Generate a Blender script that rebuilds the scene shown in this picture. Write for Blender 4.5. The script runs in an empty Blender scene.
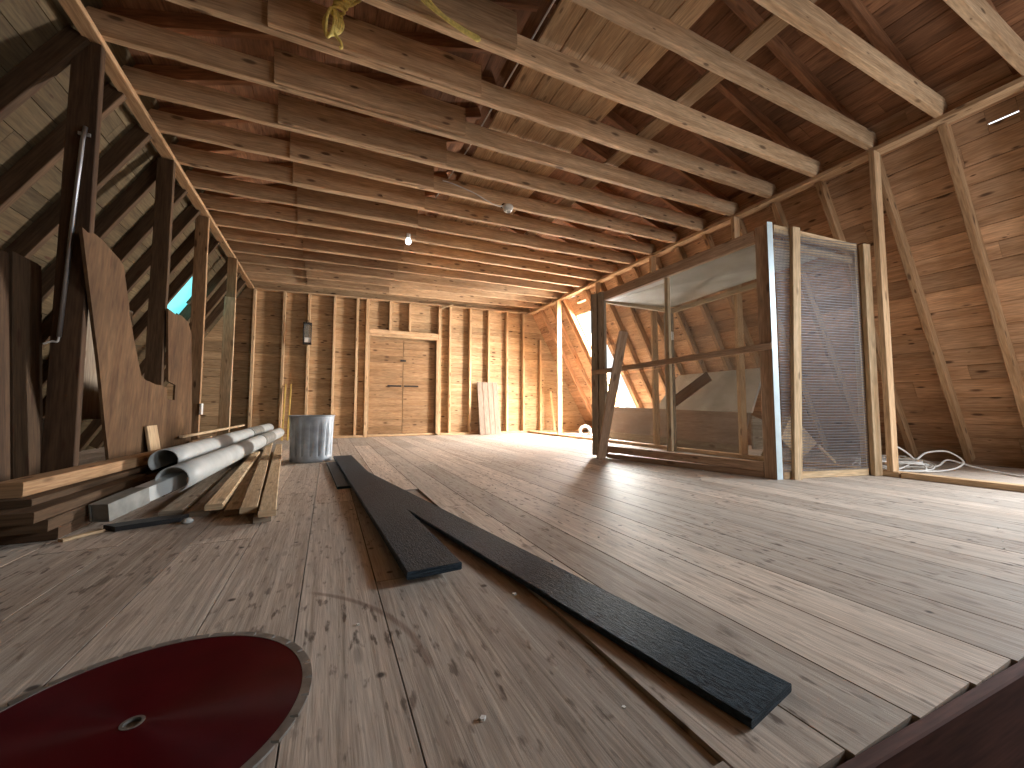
import bpy, math, random
from mathutils import Vector, Matrix
random.seed(7)
SC = bpy.context.scene
COL = SC.collection
V = Vector
PI = math.pi
ORD = ['first','second','third','fourth','fifth','sixth','seventh','eighth','ninth','tenth','eleventh','twelfth',
       'thirteenth','fourteenth','fifteenth','sixteenth','seventeenth','eighteenth','nineteenth','twentieth']

# ------------------------------------------------------------------ materials
def new_mat(name):
    m = bpy.data.materials.new(name); m.use_nodes = True
    nt = m.node_tree
    return m, nt, nt.nodes, nt.links, nt.nodes['Principled BSDF']

def node(nt, kind, **kw):
    n = nt.nodes.new(kind)
    for k, v in kw.items():
        if k in n.inputs.keys() if hasattr(n, 'inputs') else False:
            n.inputs[k].default_value = v
        else:
            setattr(n, k, v)
    return n

def ramp(nt, stops):
    r = nt.nodes.new('ShaderNodeValToRGB')
    el = r.color_ramp.elements
    while len(el) < len(stops): el.new(0.5)
    for e, (p, c) in zip(el, stops):
        e.position = p
        e.color = (c[0], c[1], c[2], 1) if not isinstance(c, (int, float)) else (c, c, c, 1)
    return r

def mixc(nt, mode='MIX', fac=1.0):
    n = nt.nodes.new('ShaderNodeMix'); n.data_type = 'RGBA'; n.blend_type = mode
    n.inputs[0].default_value = fac
    return n    # 0 fac, 6 A, 7 B, out 2

def wood(name, light, dark, knot=(0.07, 0.03, 0.015), knots=0.8, rough=0.8, grain=18.0, bump=0.25, tint=0.35, blotch=0.3, blotch_col=None, spec=0.2, us=1.3, nails=0.0):
    """sawn timber; UV: u = metres along the grain, v = metres across it"""
    m, nt, N, L, b = new_mat(name)
    uv = N.new('ShaderNodeUVMap'); uv.uv_map = 'UVMap'
    def mapped(sx, sy):
        mp = N.new('ShaderNodeMapping'); mp.inputs['Scale'].default_value = (sx, sy, 1)
        L.new(uv.outputs[0], mp.inputs[0]); return mp
    n1 = N.new('ShaderNodeTexNoise'); n1.inputs['Scale'].default_value = 1.0; n1.inputs['Detail'].default_value = 7
    n1.inputs['Roughness'].default_value = 0.62; n1.inputs['Distortion'].default_value = 0.5
    L.new(mapped(us, grain).outputs[0], n1.inputs['Vector'])
    r1 = ramp(nt, [(0.36, dark), (0.62, light)]); L.new(n1.outputs[0], r1.inputs[0])
    # large blotches
    n2 = N.new('ShaderNodeTexNoise'); n2.inputs['Scale'].default_value = 1.0; n2.inputs['Detail'].default_value = 4
    L.new(mapped(1.1, 4.0).outputs[0], n2.inputs['Vector'])
    bc = blotch_col or tuple(c * 0.55 for c in dark)
    r2 = ramp(nt, [(0.45, 0.0), (0.75, 1.0)]); L.new(n2.outputs[0], r2.inputs[0])
    mb = N.new('ShaderNodeMath'); mb.operation = 'MULTIPLY'; mb.inputs[1].default_value = blotch
    L.new(r2.outputs[0], mb.inputs[0])
    m1 = mixc(nt); L.new(mb.outputs[0], m1.inputs[0]); L.new(r1.outputs[0], m1.inputs[6]); m1.inputs[7].default_value = (*bc, 1)
    # knots
    vo = N.new('ShaderNodeTexVoronoi'); vo.inputs['Scale'].default_value = 1.0
    L.new(mapped(5.0, 15.0).outputs[0], vo.inputs['Vector'])
    sp = N.new('ShaderNodeSeparateColor'); L.new(vo.outputs['Color'], sp.inputs[0])
    th = N.new('ShaderNodeMath'); th.operation = 'MULTIPLY_ADD'; th.inputs[1].default_value = 0.30; th.inputs[2].default_value = 0.0
    L.new(sp.outputs[0], th.inputs[0])
    dv = N.new('ShaderNodeMath'); dv.operation = 'DIVIDE'; L.new(vo.outputs['Distance'], dv.inputs[0]); L.new(th.outputs[0], dv.inputs[1])
    rk = ramp(nt, [(0.55, knots), (1.0, 0.0)]); L.new(dv.outputs[0], rk.inputs[0])
    m2 = mixc(nt); L.new(rk.outputs[0], m2.inputs[0]); L.new(m1.outputs[2], m2.inputs[6]); m2.inputs[7].default_value = (*knot, 1)
    # per board tint
    at = N.new('ShaderNodeAttribute'); at.attribute_name = 'tint'
    tr = N.new('ShaderNodeMapRange'); tr.inputs[3].default_value = 1 - tint; tr.inputs[4].default_value = 1 + tint * 0.6
    L.new(at.outputs['Fac'], tr.inputs[0])
    m3 = mixc(nt, 'MULTIPLY'); L.new(m2.outputs[2], m3.inputs[6]); L.new(tr.outputs[0], m3.inputs[7])
    n4 = N.new('ShaderNodeTexNoise'); n4.inputs['Scale'].default_value = 1.0; n4.inputs['Detail'].default_value = 3
    L.new(mapped(us * 7, grain * 6).outputs[0], n4.inputs['Vector'])
    r4 = N.new('ShaderNodeMapRange'); r4.inputs[1].default_value = 0.3; r4.inputs[2].default_value = 0.7; r4.inputs[3].default_value = 0.70; r4.inputs[4].default_value = 1.18
    L.new(n4.outputs[0], r4.inputs[0])
    m4 = mixc(nt, 'MULTIPLY'); L.new(m3.outputs[2], m4.inputs[6]); L.new(r4.outputs[0], m4.inputs[7])
    L.new(m4.outputs[2], b.inputs['Base Color'])
    b.inputs['Roughness'].default_value = rough
    b.inputs['Specular IOR Level'].default_value = spec
    bp = N.new('ShaderNodeBump'); bp.inputs['Strength'].default_value = bump; bp.inputs['Distance'].default_value = 0.004
    L.new(n1.outputs[0], bp.inputs['Height']); L.new(bp.outputs[0], b.inputs['Normal'])
    return m

def plain(name, col, rough=0.6, metal=0.0, var=0.25, scale=12.0, bump=0.1, spec=0.3):
    m, nt, N, L, b = new_mat(name)
    tc = N.new('ShaderNodeTexCoord')
    n = N.new('ShaderNodeTexNoise'); n.inputs['Scale'].default_value = scale; n.inputs['Detail'].default_value = 6
    L.new(tc.outputs['Object'], n.inputs['Vector'])
    r = ramp(nt, [(0.3, tuple(c * (1 - var) for c in col)), (0.7, tuple(min(1, c * (1 + var * 0.6)) for c in col))])
    L.new(n.outputs[0], r.inputs[0]); L.new(r.outputs[0], b.inputs['Base Color'])
    b.inputs['Roughness'].default_value = rough; b.inputs['Metallic'].default_value = metal
    b.inputs['Specular IOR Level'].default_value = spec
    bp = N.new('ShaderNodeBump'); bp.inputs['Strength'].default_value = bump; bp.inputs['Distance'].default_value = 0.003
    L.new(n.outputs[0], bp.inputs['Height']); L.new(bp.outputs[0], b.inputs['Normal'])
    return m

def emissive(name, col, strength):
    m, nt, N, L, b = new_mat(name)
    b.inputs['Base Color'].default_value = (*col, 1)
    b.inputs['Emission Color'].default_value = (*col, 1); b.inputs['Emission Strength'].default_value = strength
    return m

M = {}
M['joist'] = wood('joist_wood', (0.61, 0.42, 0.255), (0.42, 0.26, 0.14), tint=0.25, knots=0.75)
M['splice'] = wood('splice_wood', (0.53, 0.35, 0.205), (0.36, 0.215, 0.115), tint=0.2, knots=0.85)
M['stud'] = wood('stud_wood', (0.64, 0.44, 0.26), (0.48, 0.30, 0.16), tint=0.22, knots=0.6)
M['post'] = wood('post_wood', (0.42, 0.26, 0.14), (0.29, 0.165, 0.08), tint=0.25)
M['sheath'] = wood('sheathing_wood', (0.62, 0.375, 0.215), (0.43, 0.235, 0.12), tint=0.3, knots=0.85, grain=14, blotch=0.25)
M['gable'] = wood('gable_board_wood', (0.53, 0.365, 0.21), (0.39, 0.245, 0.13), tint=0.2, knots=0.85, grain=14, blotch=0.2)
M['roof'] = wood('shaded_roof_board_wood', (0.31, 0.145, 0.07), (0.19, 0.085, 0.04), tint=0.3, knots=0.5, grain=14)  # darker wood copy; the shade up under the roof is in its colour
M['pale'] = wood('pale_new_wood', (0.62, 0.47, 0.30), (0.50, 0.34, 0.19), tint=0.15, knots=0.5)
M['grey'] = wood('weathered_board_wood', (0.40, 0.33, 0.25), (0.24, 0.185, 0.13), tint=0.25, knots=0.6)
M['dark'] = wood('dark_old_wood', (0.11, 0.062, 0.033), (0.052, 0.028, 0.015), tint=0.3)
M['pinkgrey'] = wood('planed_panel_wood', (0.30, 0.225, 0.175), (0.23, 0.165, 0.125), tint=0.1, knots=0.3)
M['sheathl'] = wood('shaded_olive_sheathing_wood', (0.125, 0.09, 0.047), (0.08, 0.053, 0.026), tint=0.3, knots=0.8, grain=14, blotch=0.25)  # sheathing darkened for the dim lumber side, shade put into the colour
M['postd'] = wood('shaded_post_wood', (0.115, 0.068, 0.037), (0.07, 0.04, 0.02), tint=0.25)  # darkened copy of the post wood, carries the lumber side shade
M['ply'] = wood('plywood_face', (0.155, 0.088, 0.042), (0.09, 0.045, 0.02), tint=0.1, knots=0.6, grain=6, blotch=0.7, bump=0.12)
M['cagewood'] = wood('cage_frame_wood', (0.58, 0.40, 0.27), (0.43, 0.27, 0.165), tint=0.2, knots=0.6)
M['header'] = wood('stained_header_wood', (0.13, 0.055, 0.04), (0.075, 0.03, 0.022), tint=0.1, knots=0.4)
M['doorwood'] = wood('door_board_wood', (0.40, 0.245, 0.13), (0.29, 0.165, 0.08), tint=0.2, knots=0.85, grain=14, blotch=0.2)
M['black_board'] = wood('black_stained_board', (0.046, 0.066, 0.085), (0.012, 0.017, 0.022), knot=(0.01,0.01,0.01), knots=0.3, rough=0.45, grain=160, us=45, bump=0.9, tint=0.2, blotch=0.5, blotch_col=(0.06, 0.085, 0.105), spec=0.06)
M['steel'] = plain('galvanised_metal', (0.36, 0.40, 0.44), rough=0.5, metal=0.2, var=0.3, scale=9)
M['conduit'] = plain('steel_conduit', (0.55, 0.56, 0.58), rough=0.35, metal=0.9, var=0.15)
M['wire'] = plain('mesh_wire', (0.175, 0.17, 0.175), rough=0.5, metal=0.3, var=0.15)
M['strip'] = plain('corner_strip_metal', (0.62, 0.75, 0.80), rough=0.4, metal=0.3, var=0.1)
M['pvc'] = plain('white_vinyl', (0.44, 0.46, 0.45), rough=0.45, var=0.14, scale=7)
M['greyvinyl'] = plain('grey_vinyl', (0.22, 0.22, 0.20), rough=0.6, var=0.35, scale=16)
M['rope'] = plain('yellow_rope', (0.78, 0.64, 0.20), rough=0.8, var=0.25, scale=60, bump=0.5)
M['cord'] = plain('white_cord', (0.72, 0.70, 0.66), rough=0.6, var=0.1)
M['yellowstick'] = wood('yellow_stick_wood', (0.66, 0.46, 0.14), (0.5, 0.33, 0.09), tint=0.1)
M['iron'] = plain('dark_iron', (0.035, 0.03, 0.028), rough=0.6, metal=0.4, var=0.3)
M['ceramic'] = plain('white_ceramic', (0.75, 0.73, 0.68), rough=0.35, var=0.05)
M['blackplastic'] = plain('black_plastic', (0.02, 0.02, 0.022), rough=0.5)
M['sheetgrey'] = plain('grey_sheet', (0.52, 0.51, 0.46), rough=0.7, var=0.25, scale=4)
M['bulb'] = emissive('lit_bulb', (0.85, 0.93, 1.0), 3.0)

# ------------------------------------------------------------------ mesh builder
class MB:
    def __init__(s): s.v = []; s.f = []; s.uv = []; s.t = []; s.sm = []
    def face(s, idx, uvs, tint=0.5, smooth=False):
        s.f.append(idx); s.uv.append(uvs); s.t.append(tint); s.sm.append(smooth)
    def box(s, p0, p1, w, d, side=None, tint=None, jit=0.0, segs=1, bow=0.0, ch=0.003):
        """timber from p0 to p1 (centres of the end sections), w along side, d across it"""
        p0 = V(p0); p1 = V(p1); ax = p1 - p0; Ln = ax.length; ax.normalize()
        sd = V(side) if side is not None else (V((0, 0, 1)) if abs(ax.z) < 0.9 else V((1, 0, 0)))
        sd = (sd - ax * sd.dot(ax)).normalized(); td = ax.cross(sd).normalized()
        if tint is None: tint = random.random()
        hw, hd = w / 2, d / 2; c = min(ch, hw * 0.4, hd * 0.4)
        prof = [(-hw + c, -hd), (hw - c, -hd), (hw, -hd + c), (hw, hd - c), (hw - c, hd), (-hw + c, hd), (-hw, hd - c), (-hw, -hd + c)]
        per = [0]
        for i in range(8):
            a = prof[i]; bq = prof[(i + 1) % 8]; per.append(per[-1] + math.hypot(a[0] - bq[0], a[1] - bq[1]))
        u0 = random.uniform(0, 50); v0 = random.uniform(0, 50); base = len(s.v)
        for k in range(segs + 1):
            t = k / segs
            o = p0 + ax * (Ln * t) + sd * (bow * math.sin(PI * t))
            ja = random.uniform(-jit, jit); jb = random.uniform(-jit, jit)
            for (a, bq) in prof:
                s.v.append(tuple(o + sd * (a + (ja if a > 0 else jb)) + td * (bq + (jb if bq > 0 else ja) * 0.5)))
        for k in range(segs):
            ua = u0 + Ln * k / segs; ub = u0 + Ln * (k + 1) / segs
            for i in range(8):
                j = (i + 1) % 8
                s.face([base + k * 8 + i, base + k * 8 + j, base + (k + 1) * 8 + j, base + (k + 1) * 8 + i],
                       [(ua, v0 + per[i]), (ua, v0 + per[i + 1]), (ub, v0 + per[i + 1]), (ub, v0 + per[i])], tint)
        e = base + segs * 8
        s.face([base + i for i in reversed(range(8))], [(u0 + prof[i][0] * 0.3, v0 + prof[i][1]) for i in reversed(range(8))], tint * 0.7)
        s.face([e + i for i in range(8)], [(u0 + prof[i][0] * 0.3, v0 + prof[i][1]) for i in range(8)], tint * 0.7)
        return s
    def prism(s, poly, nrm, th, udir, tint=None):
        """flat polygon (list of 3-D points) extruded by th along nrm"""
        n = V(nrm).normalized(); u = V(udir).normalized(); w = n.cross(u)
        if tint is None: tint = random.random()
        a = [V(p) for p in poly]; b = [p + n * th for p in a]
        base = len(s.v); k = len(a)
        s.v += [tuple(p) for p in a] + [tuple(p) for p in b]
        o = (random.uniform(0, 20), random.uniform(0, 20))
        uvf = lambda p: (p.dot(u) + o[0], p.dot(w) + o[1])
        s.face([base + i for i in reversed(range(k))], [uvf(a[i]) for i in reversed(range(k))], tint)
        s.face([base + k + i for i in range(k)], [uvf(b[i]) for i in range(k)], tint)
        for i in range(k):
            j = (i + 1) % k
            s.face([base + i, base + j, base + k + j, base + k + i], [uvf(a[i]), uvf(a[j]), uvf(a[j]), uvf(a[i])], tint)
        return s
    def tube(s, pts, r, n=8, closed=False, cap=True, rfun=None):
        pts = [V(p) for p in pts]; base = len(s.v); m = len(pts); prev = None
        for i, p in enumerate(pts):
            if closed: tg = pts[(i + 1) % m] - pts[i - 1]
            else: tg = pts[min(i + 1, m - 1)] - pts[max(i - 1, 0)]
            tg.normalize()
            if prev is None:
                h = V((0, 0, 1)) if abs(tg.z) < 0.9 else V((1, 0, 0)); prev = (h - tg * h.dot(tg)).normalized()
            else: prev = (prev - tg * prev.dot(tg)).normalized()
            b = tg.cross(prev); rr = r if rfun is None else rfun(i / max(1, m - 1))
            for k in range(n):
                a = 2 * PI * k / n; s.v.append(tuple(p + prev * (rr * math.cos(a)) + b * (rr * math.sin(a))))
        for i in range(m if closed else m - 1):
            i2 = (i + 1) % m
            for k in range(n):
                k2 = (k + 1) % n
                s.face([base + i * n + k, base + i * n + k2, base + i2 * n + k2, base + i2 * n + k], [(i * .02, k / n), (i * .02, (k + 1) / n), (i * .02 + .02, (k + 1) / n), (i * .02 + .02, k / n)], 0.5, True)
        if cap and not closed:
            s.face([base + k for k in reversed(range(n))], [(0, 0)] * n); s.face([base + (m - 1) * n + k for k in range(n)], [(0, 0)] * n)
        return s
    def lathe(s, prof, c=(0, 0, 0), n=32, rmod=None):
        base = len(s.v); m = len(prof)
        for i, (r, z) in enumerate(prof):
            for k in range(n):
                a = 2 * PI * k / n; rr = r if rmod is None else r + rmod(a, i, z)
                s.v.append((c[0] + rr * math.cos(a), c[1] + rr * math.sin(a), c[2] + z))
        for i in range(m - 1):
            for k in range(n):
                k2 = (k + 1) % n
                s.face([base + i * n + k, base + i * n + k2, base + (i + 1) * n + k2, base + (i + 1) * n + k], [(0, 0)] * 4, 0.5, True)
        return s
    def build(s, name, mat, parent=None, loc=None):
        me = bpy.data.meshes.new(name)
        me.from_pydata(s.v, [], s.f); me.update()
        ul = me.uv_layers.new(name='UVMap'); at = me.attributes.new('tint', 'FLOAT', 'FACE')
        flat = []
        for u in s.uv:
            for q in u: flat += q
        ul.data.foreach_set('uv', flat); at.data.foreach_set('value', s.t)
        me.polygons.foreach_set('use_smooth', s.sm)
        me.materials.append(mat)
        o = bpy.data.objects.new(name, me); COL.objects.link(o)
        if loc is not None:   # rebase the mesh so that the object's origin sits at loc
            me.transform(Matrix.Translation(-V(loc))); o.location = loc
        if parent is not None:
            o.parent = parent
            o.matrix_parent_inverse = Matrix.Translation(-parent.location)
        return o

def tag(o, label, cat, group=None):
    o['label'] = label; o['category'] = cat
    if group: o['group'] = group
    return o
def struct(o): o['kind'] = 'structure'; return o
def empty(name, label, cat, loc=(0, 0, 0), group=None):
    o = bpy.data.objects.new(name, None); COL.objects.link(o); o.location = loc; o.empty_display_size = 0.1
    return tag(o, label, cat, group)
def timber(name, p0, p1, w, d, side, mat, label, cat, group=None, jit=0.0015, bow=0.0, segs=8, tint=None, kids=None):
    mb = MB().box(p0, p1, w, d, side, jit=jit, segs=segs, bow=bow, tint=tint)
    return tag(mb.build(name, M[mat], loc=p0), label, cat, group)

# ------------------------------------------------------------------ dimensions (metres; X across, Y down the loft, Z up)
XL, XR, ZP, YW, YN = -1.153, 3.94, 2.627, 7.65, -1.6
ZL = 2.52                       # the lumber side plate sits lower
def jz(x): return ZL + (ZP - ZL) * (x - XL) / (XR - XL)   # underside of the joists
SL = 0.577                      # lower roof slope: run per rise (about 60 degrees)
RD = 0.095                      # rafter depth
JY = [0.72 + 0.4 * i for i in range(17)]      # near face of each joist
HX0, HX1, HY0, HY1 = 0.60, 3.3, -1.0, 0.345  # stair hatch

# ------------------------------------------------------------------ floor
def floor_material():
    m = wood('worn_floor_boards', (0.60, 0.505, 0.42), (0.385, 0.305, 0.24), knot=(0.10, 0.075, 0.06), knots=0.45, rough=0.58, grain=30, bump=0.6, tint=0.3, blotch=0.0, spec=0.2)
    nt = m.node_tree; N = nt.nodes; L = nt.links; b = N['Principled BSDF']
    src = b.inputs['Base Color'].links[0].from_socket
    tc = N.new('ShaderNodeTexCoord')
    mp = N.new('ShaderNodeMapping'); mp.inputs['Scale'].default_value = (1.6, 0.7, 1); L.new(tc.outputs['Object'], mp.inputs[0])
    n = N.new('ShaderNodeTexNoise'); n.inputs['Scale'].default_value = 1.2; n.inputs['Detail'].default_value = 8; n.inputs['Roughness'].default_value = 0.65
    L.new(mp.outputs[0], n.inputs['Vector'])
    r = ramp(nt, [(0.42, 0.0), (0.68, 0.75)]); L.new(n.outputs[0], r.inputs[0])
    m1 = mixc(nt); L.new(r.outputs[0], m1.inputs[0]); L.new(src, m1.inputs[6]); m1.inputs[7].default_value = (0.44, 0.40, 0.35, 1)
    # worn dark flecks running with the grain
    mp2 = N.new('ShaderNodeMapping'); mp2.inputs['Scale'].default_value = (48, 13, 1); L.new(tc.outputs['Object'], mp2.inputs[0])
    n2 = N.new('ShaderNodeTexNoise'); n2.inputs['Scale'].default_value = 1.0; n2.inputs['Detail'].default_value = 5; L.new(mp2.outputs[0], n2.inputs['Vector'])
    r2 = ramp(nt, [(0.58, 0.0), (0.66, 0.85)]); L.new(n2.outputs[0], r2.inputs[0])
    n3 = N.new('ShaderNodeTexNoise'); n3.inputs['Scale'].default_value = 1.5; n3.inputs['Detail'].default_value = 3; L.new(tc.outputs['Object'], n3.inputs['Vector'])
    r3 = ramp(nt, [(0.38, 0.15), (0.58, 1.0)]); L.new(n3.outputs[0], r3.inputs[0])
    mu = N.new('ShaderNodeMath'); mu.operation = 'MULTIPLY'; L.new(r2.outputs[0], mu.inputs[0]); L.new(r3.outputs[0], mu.inputs[1])
    m2 = mixc(nt); L.new(mu.outputs[0], m2.inputs[0]); L.new(m1.outputs[2], m2.inputs[6]); m2.inputs[7].default_value = (0.10, 0.07, 0.055, 1)
    # nail heads / small holes
    vo = N.new('ShaderNodeTexVoronoi'); vo.inputs['Scale'].default_value = 7; L.new(tc.outputs['Object'], vo.inputs['Vector'])
    r4 = ramp(nt, [(0.045, 0.9), (0.085, 0.0)]); L.new(vo.outputs['Distance'], r4.inputs[0])
    m3 = mixc(nt); L.new(r4.outputs[0], m3.inputs[0]); L.new(m2.outputs[2], m3.inputs[6]); m3.inputs[7].default_value = (0.05, 0.04, 0.035, 1)
    # arc scraped into the boards by the saw blade
    ds = N.new('ShaderNodeVectorMath'); ds.operation = 'DISTANCE'; ds.inputs[1].default_value = (-0.36, 0.82, 0); L.new(tc.outputs['Object'], ds.inputs[0])
    sb = N.new('ShaderNodeMath'); sb.operation = 'SUBTRACT'; sb.inputs[1].default_value = 0.562; L.new(ds.outputs['Value'], sb.inputs[0])
    ab = N.new('ShaderNodeMath'); ab.operation = 'ABSOLUTE'; L.new(sb.outputs[0], ab.inputs[0])
    mr = N.new('ShaderNodeMapRange'); mr.inputs[1].default_value = 0.004; mr.inputs[2].default_value = 0.011; mr.inputs[3].default_value = 0.6; mr.inputs[4].default_value = 0.0; L.new(ab.outputs[0], mr.inputs[0])
    sx = N.new('ShaderNodeSeparateXYZ'); L.new(tc.outputs['Object'], sx.inputs[0])
    last = mr.outputs[0]
    for ax, lim in ((0, -0.04), (1, 0.80)):
        g = N.new('ShaderNodeMapRange'); g.inputs[1].default_value = lim; g.inputs[2].default_value = lim + 0.03; L.new(sx.outputs[ax], g.inputs[0])
        pr = N.new('ShaderNodeMath'); pr.operation = 'MULTIPLY'; L.new(last, pr.inputs[0]); L.new(g.outputs[0], pr.inputs[1]); last = pr.outputs[0]
    m5 = mixc(nt); L.new(last, m5.inputs[0]); L.new(m3.outputs[2], m5.inputs[6]); m5.inputs[7].default_value = (0.16, 0.10, 0.075, 1)
    L.new(m5.outputs[2], b.inputs['Base Color'])
    return m
M['floor'] = floor_material()

edges = [-2.75, -2.5, -2.24, -1.98, -1.72, -1.46, -1.2, -0.96, -0.71, -0.47, -0.262, -0.055, 0.143, 0.34, 0.545, 0.73, 0.915, 1.12, 1.30, 1.50, 1.69, 1.87, 2.07, 2.27, 2.46, 2.67, 2.86, 3.06, 3.27, 3.47, 3.66, 3.87, 4.07, 4.28, 4.5, 4.72, 4.95, 5.2, 5.45]
fb = MB()
for a, c in zip(edges[:-1], edges[1:]):
    y0 = YN + 0.02; ends = []
    y = y0 + random.uniform(1.2, 4.5)
    if a > HX0 - 0.1 and c < HX1 + 0.1:
        fb.box(((a + c) / 2, y0, -0.014), ((a + c) / 2, HY0 - 0.01, -0.014), c - a - 0.003, 0.028, (1, 0, 0))
        y0 = 0.352 - 0.045 * ((a + c) / 2 - 0.678) + random.uniform(0.0, 0.003); y = y0 + random.uniform(1.3, 4.0)
    first = True
    while y0 < YW - 0.01:
        y1 = min(y, YW); zz0 = -0.014; tt = None
        if abs(a - 0.34) < 0.01:
            if first: y1 = 0.425; y = 0.425
            elif y0 < 0.43: zz0 = -0.022; tt = 0.0; y1 = y = 2.6
        first = False
        if YW - y1 < 0.4: y1 = YW
        fb.box(((a + c) / 2, y0, zz0), ((a + c) / 2, y1 - 0.002, zz0), c - a - random.uniform(0.0025, 0.0045), 0.028, (1, 0, 0), ch=0.0004, tint=tt)
        y0 = y1; y = y1 + random.uniform(2.2, 4.2)
fl = struct(fb.build('floor', M['floor']))
ub = MB()
for (xa, xb, ya, yb) in ((-3.1, HX0, YN - 0.05, YW + 0.06), (HX1, 6.0, YN - 0.05, YW + 0.06), (HX0, HX1, 0.40, YW + 0.06), (HX0, HX1, YN - 0.05, HY0)):
    ub.box(((xa + xb) / 2, ya, -0.044), ((xa + xb) / 2, yb, -0.044), xb - xa, 0.012, (1, 0, 0), ch=0.0005)
struct(ub.build('floor_leak_seal', M['dark']))  # added sheet that keeps sky light from leaking through the floor gaps
# sub-floor joist faces round the stair hatch, added closed box below against light leaks
tb = MB()
tb.box((HX0 - 0.02, 0.3435, -0.152), (HX1 + 0.3, 0.2105, -0.152), 0.30, 0.022, (0, 0, 1), segs=6)
tb.box((HX0 - 0.02, HY0 - 0.1, -0.17), (HX0 - 0.02, HY1, -0.17), 0.24, 0.04, (0, 0, 1))
struct(tb.build('trim_1', M['header']))
lb = MB(); lb.box((1.3, -2.0, -2.45), (1.3, 2.0, -2.45), 4.4, 0.1, (1, 0, 0))
lb.box((-0.9, -2, -1.3), (-0.9, 2, -1.3), 2.4, 0.05, (0, 0, 1)); lb.box((3.5, -2, -1.3), (3.5, 2, -1.3), 2.4, 0.05, (0, 0, 1))
lb.box((-0.9, 2, -1.3), (3.5, 2, -1.3), 2.4, 0.05, (0, 0, 1)); lb.box((-0.9, -2, -1.3), (3.5, -2, -1.3), 2.4, 0.05, (0, 0, 1))
struct(lb.build('wall_stairwell_light_seal', M['dark']))

# ------------------------------------------------------------------ gable wall at the far end
wb = MB(); z = -0.03; DX0, DX1, DZ = 0.665, 1.905, 1.84
while z < 2.9:
    h = random.choice([0.135, 0.14, 0.165]); x = -2.9
    while x < 5.6:
        x2 = min(5.6, x + random.uniform(2.2, 4.2))
        segs_ = [(x, x2)]
        if z < DZ:
            segs_ = [(max(p, x), min(q, x2)) for p, q in ((-2.9, DX0), (DX1, 5.6)) if min(q, x2) - max(p, x) > 0.02]
        for p, q in segs_:
            wb.box((p + 0.001, YW + 0.011, z + h / 2), (q - 0.001, YW + 0.011, z + h / 2), h - 0.004, 0.022, (0, 0, 1), ch=0.002)
        x = x2
    z += h
# backing so that no light leaks between the boards
wb.box((-2.95, YW + 0.04, 1.5), (5.65, YW + 0.04, 1.5), 3.3, 0.02, (0, 0, 1), tint=0.1)
struct(wb.build('wall_far', M['gable']))
# double door
d1 = bpy.data.objects.new('door_1', None); COL.objects.link(d1); d1.location = (1.285, YW, 0); struct(d1)
d1['label'] = 'plank double door with dark latches in the far gable wall'
for k, (xa, xb) in enumerate(((DX0 + 0.012, 1.272), (1.282, DX1 - 0.012))):
    mb = MB(); z = 0.05
    while z < DZ - 0.03:
        h = 0.133; z2 = min(z + h, DZ - 0.02)
        mb.box((xa, YW + 0.005, (z + z2) / 2), (xb, YW + 0.005, (z + z2) / 2), z2 - z - 0.003, 0.024, (0, 0, 1), ch=0.002)
        z = z2
    lf = mb.build('door_leaf', M['doorwood'], d1)
    hb = MB(); hb.box((xa + (0.32 if k == 0 else 0.02), YW - 0.016, 0.945), (xb - (0.02 if k == 0 else 0.32), YW - 0.016, 0.945), 0.03, 0.01, (0, 0, 1)).build('latch_bar', M['iron'], lf)
MB().box((1.225, YW - 0.02, 1.43), (1.33, YW - 0.02, 1.43), 0.035, 0.02, (0, 0, 1)).build('latch', M['iron'], d1)
fr = MB()
fr.box((DX0 - 0.015, YW - 0.05, 0.03), (DX0 - 0.015, YW - 0.05, 1.86), 0.035, 0.085, (1, 0, 0)); fr.box((DX1 + 0.015, YW - 0.05, 0.03), (DX1 + 0.015, YW - 0.05, 1.86), 0.035, 0.085, (1, 0, 0))
fr.box((DX0 - 0.03, YW - 0.05, 1.875), (DX1 + 0.03, YW - 0.05, 1.875), 0.035, 0.085, (0, 0, 1)); fr.box((DX0, YW - 0.03, 0.025), (DX1, YW - 0.03, 0.025), 0.04, 0.05, (0, 0, 1))
fr.build('door_frame', M['stud'], d1)
hd = timber('door_header', (0.648, YW - 0.052, 1.941), (1.934, YW - 0.052, 1.941), 0.09, 0.09, (0, 0, 1), 'stud', 'thick rough header beam laid over the plank double door', 'beam')
# studs (bottom plate first)
for k, (xa, xb) in enumerate(((-2.4, 0.585), (1.996, 5.3))):
    timber('bottom_plate', (xa, YW - 0.055, 0.02), (xb, YW - 0.055, 0.02), 0.04, 0.095, (0, 0, 1), 'stud', ('bottom plate on the floor between the lantern wall and the double door', 'bottom plate on the floor under the leaning plank panel')[k], 'beam', 'bottom plates of the gable wall')
stud_x = [-1.145, -0.716, -0.339, 0.066, 0.442]
names = ['stud of the gable wall in the eave corner under the blue tarp side', 'gable wall stud just behind the two yellow sticks', 'gable wall stud carrying the small dark lantern', 'gable wall stud next beyond the lantern toward the door', 'gable wall stud two beyond the lantern, close to the door post']
for x, lab in zip(stud_x, names):
    timber('wall_stud', (x, YW - 0.05, 0.042), (x, YW - 0.05, jz(x) - 0.031), 0.042, 0.09, (1, 0, 0), 'stud', lab, 'stud', 'bare studs of the gable wall', tint=random.uniform(0.4, 1))
for x, lab in ((0.617, 'full height door post on the lantern side of the double door'), (1.965, 'full height door post on the plank panel side of the double door')):
    timber('door_post', (x, YW - 0.05, 0.001), (x, YW - 0.05, jz(x) - 0.031), 0.055, 0.09, (1, 0, 0), 'stud', lab, 'stud', 'bare studs of the gable wall', tint=0.9)
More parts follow.
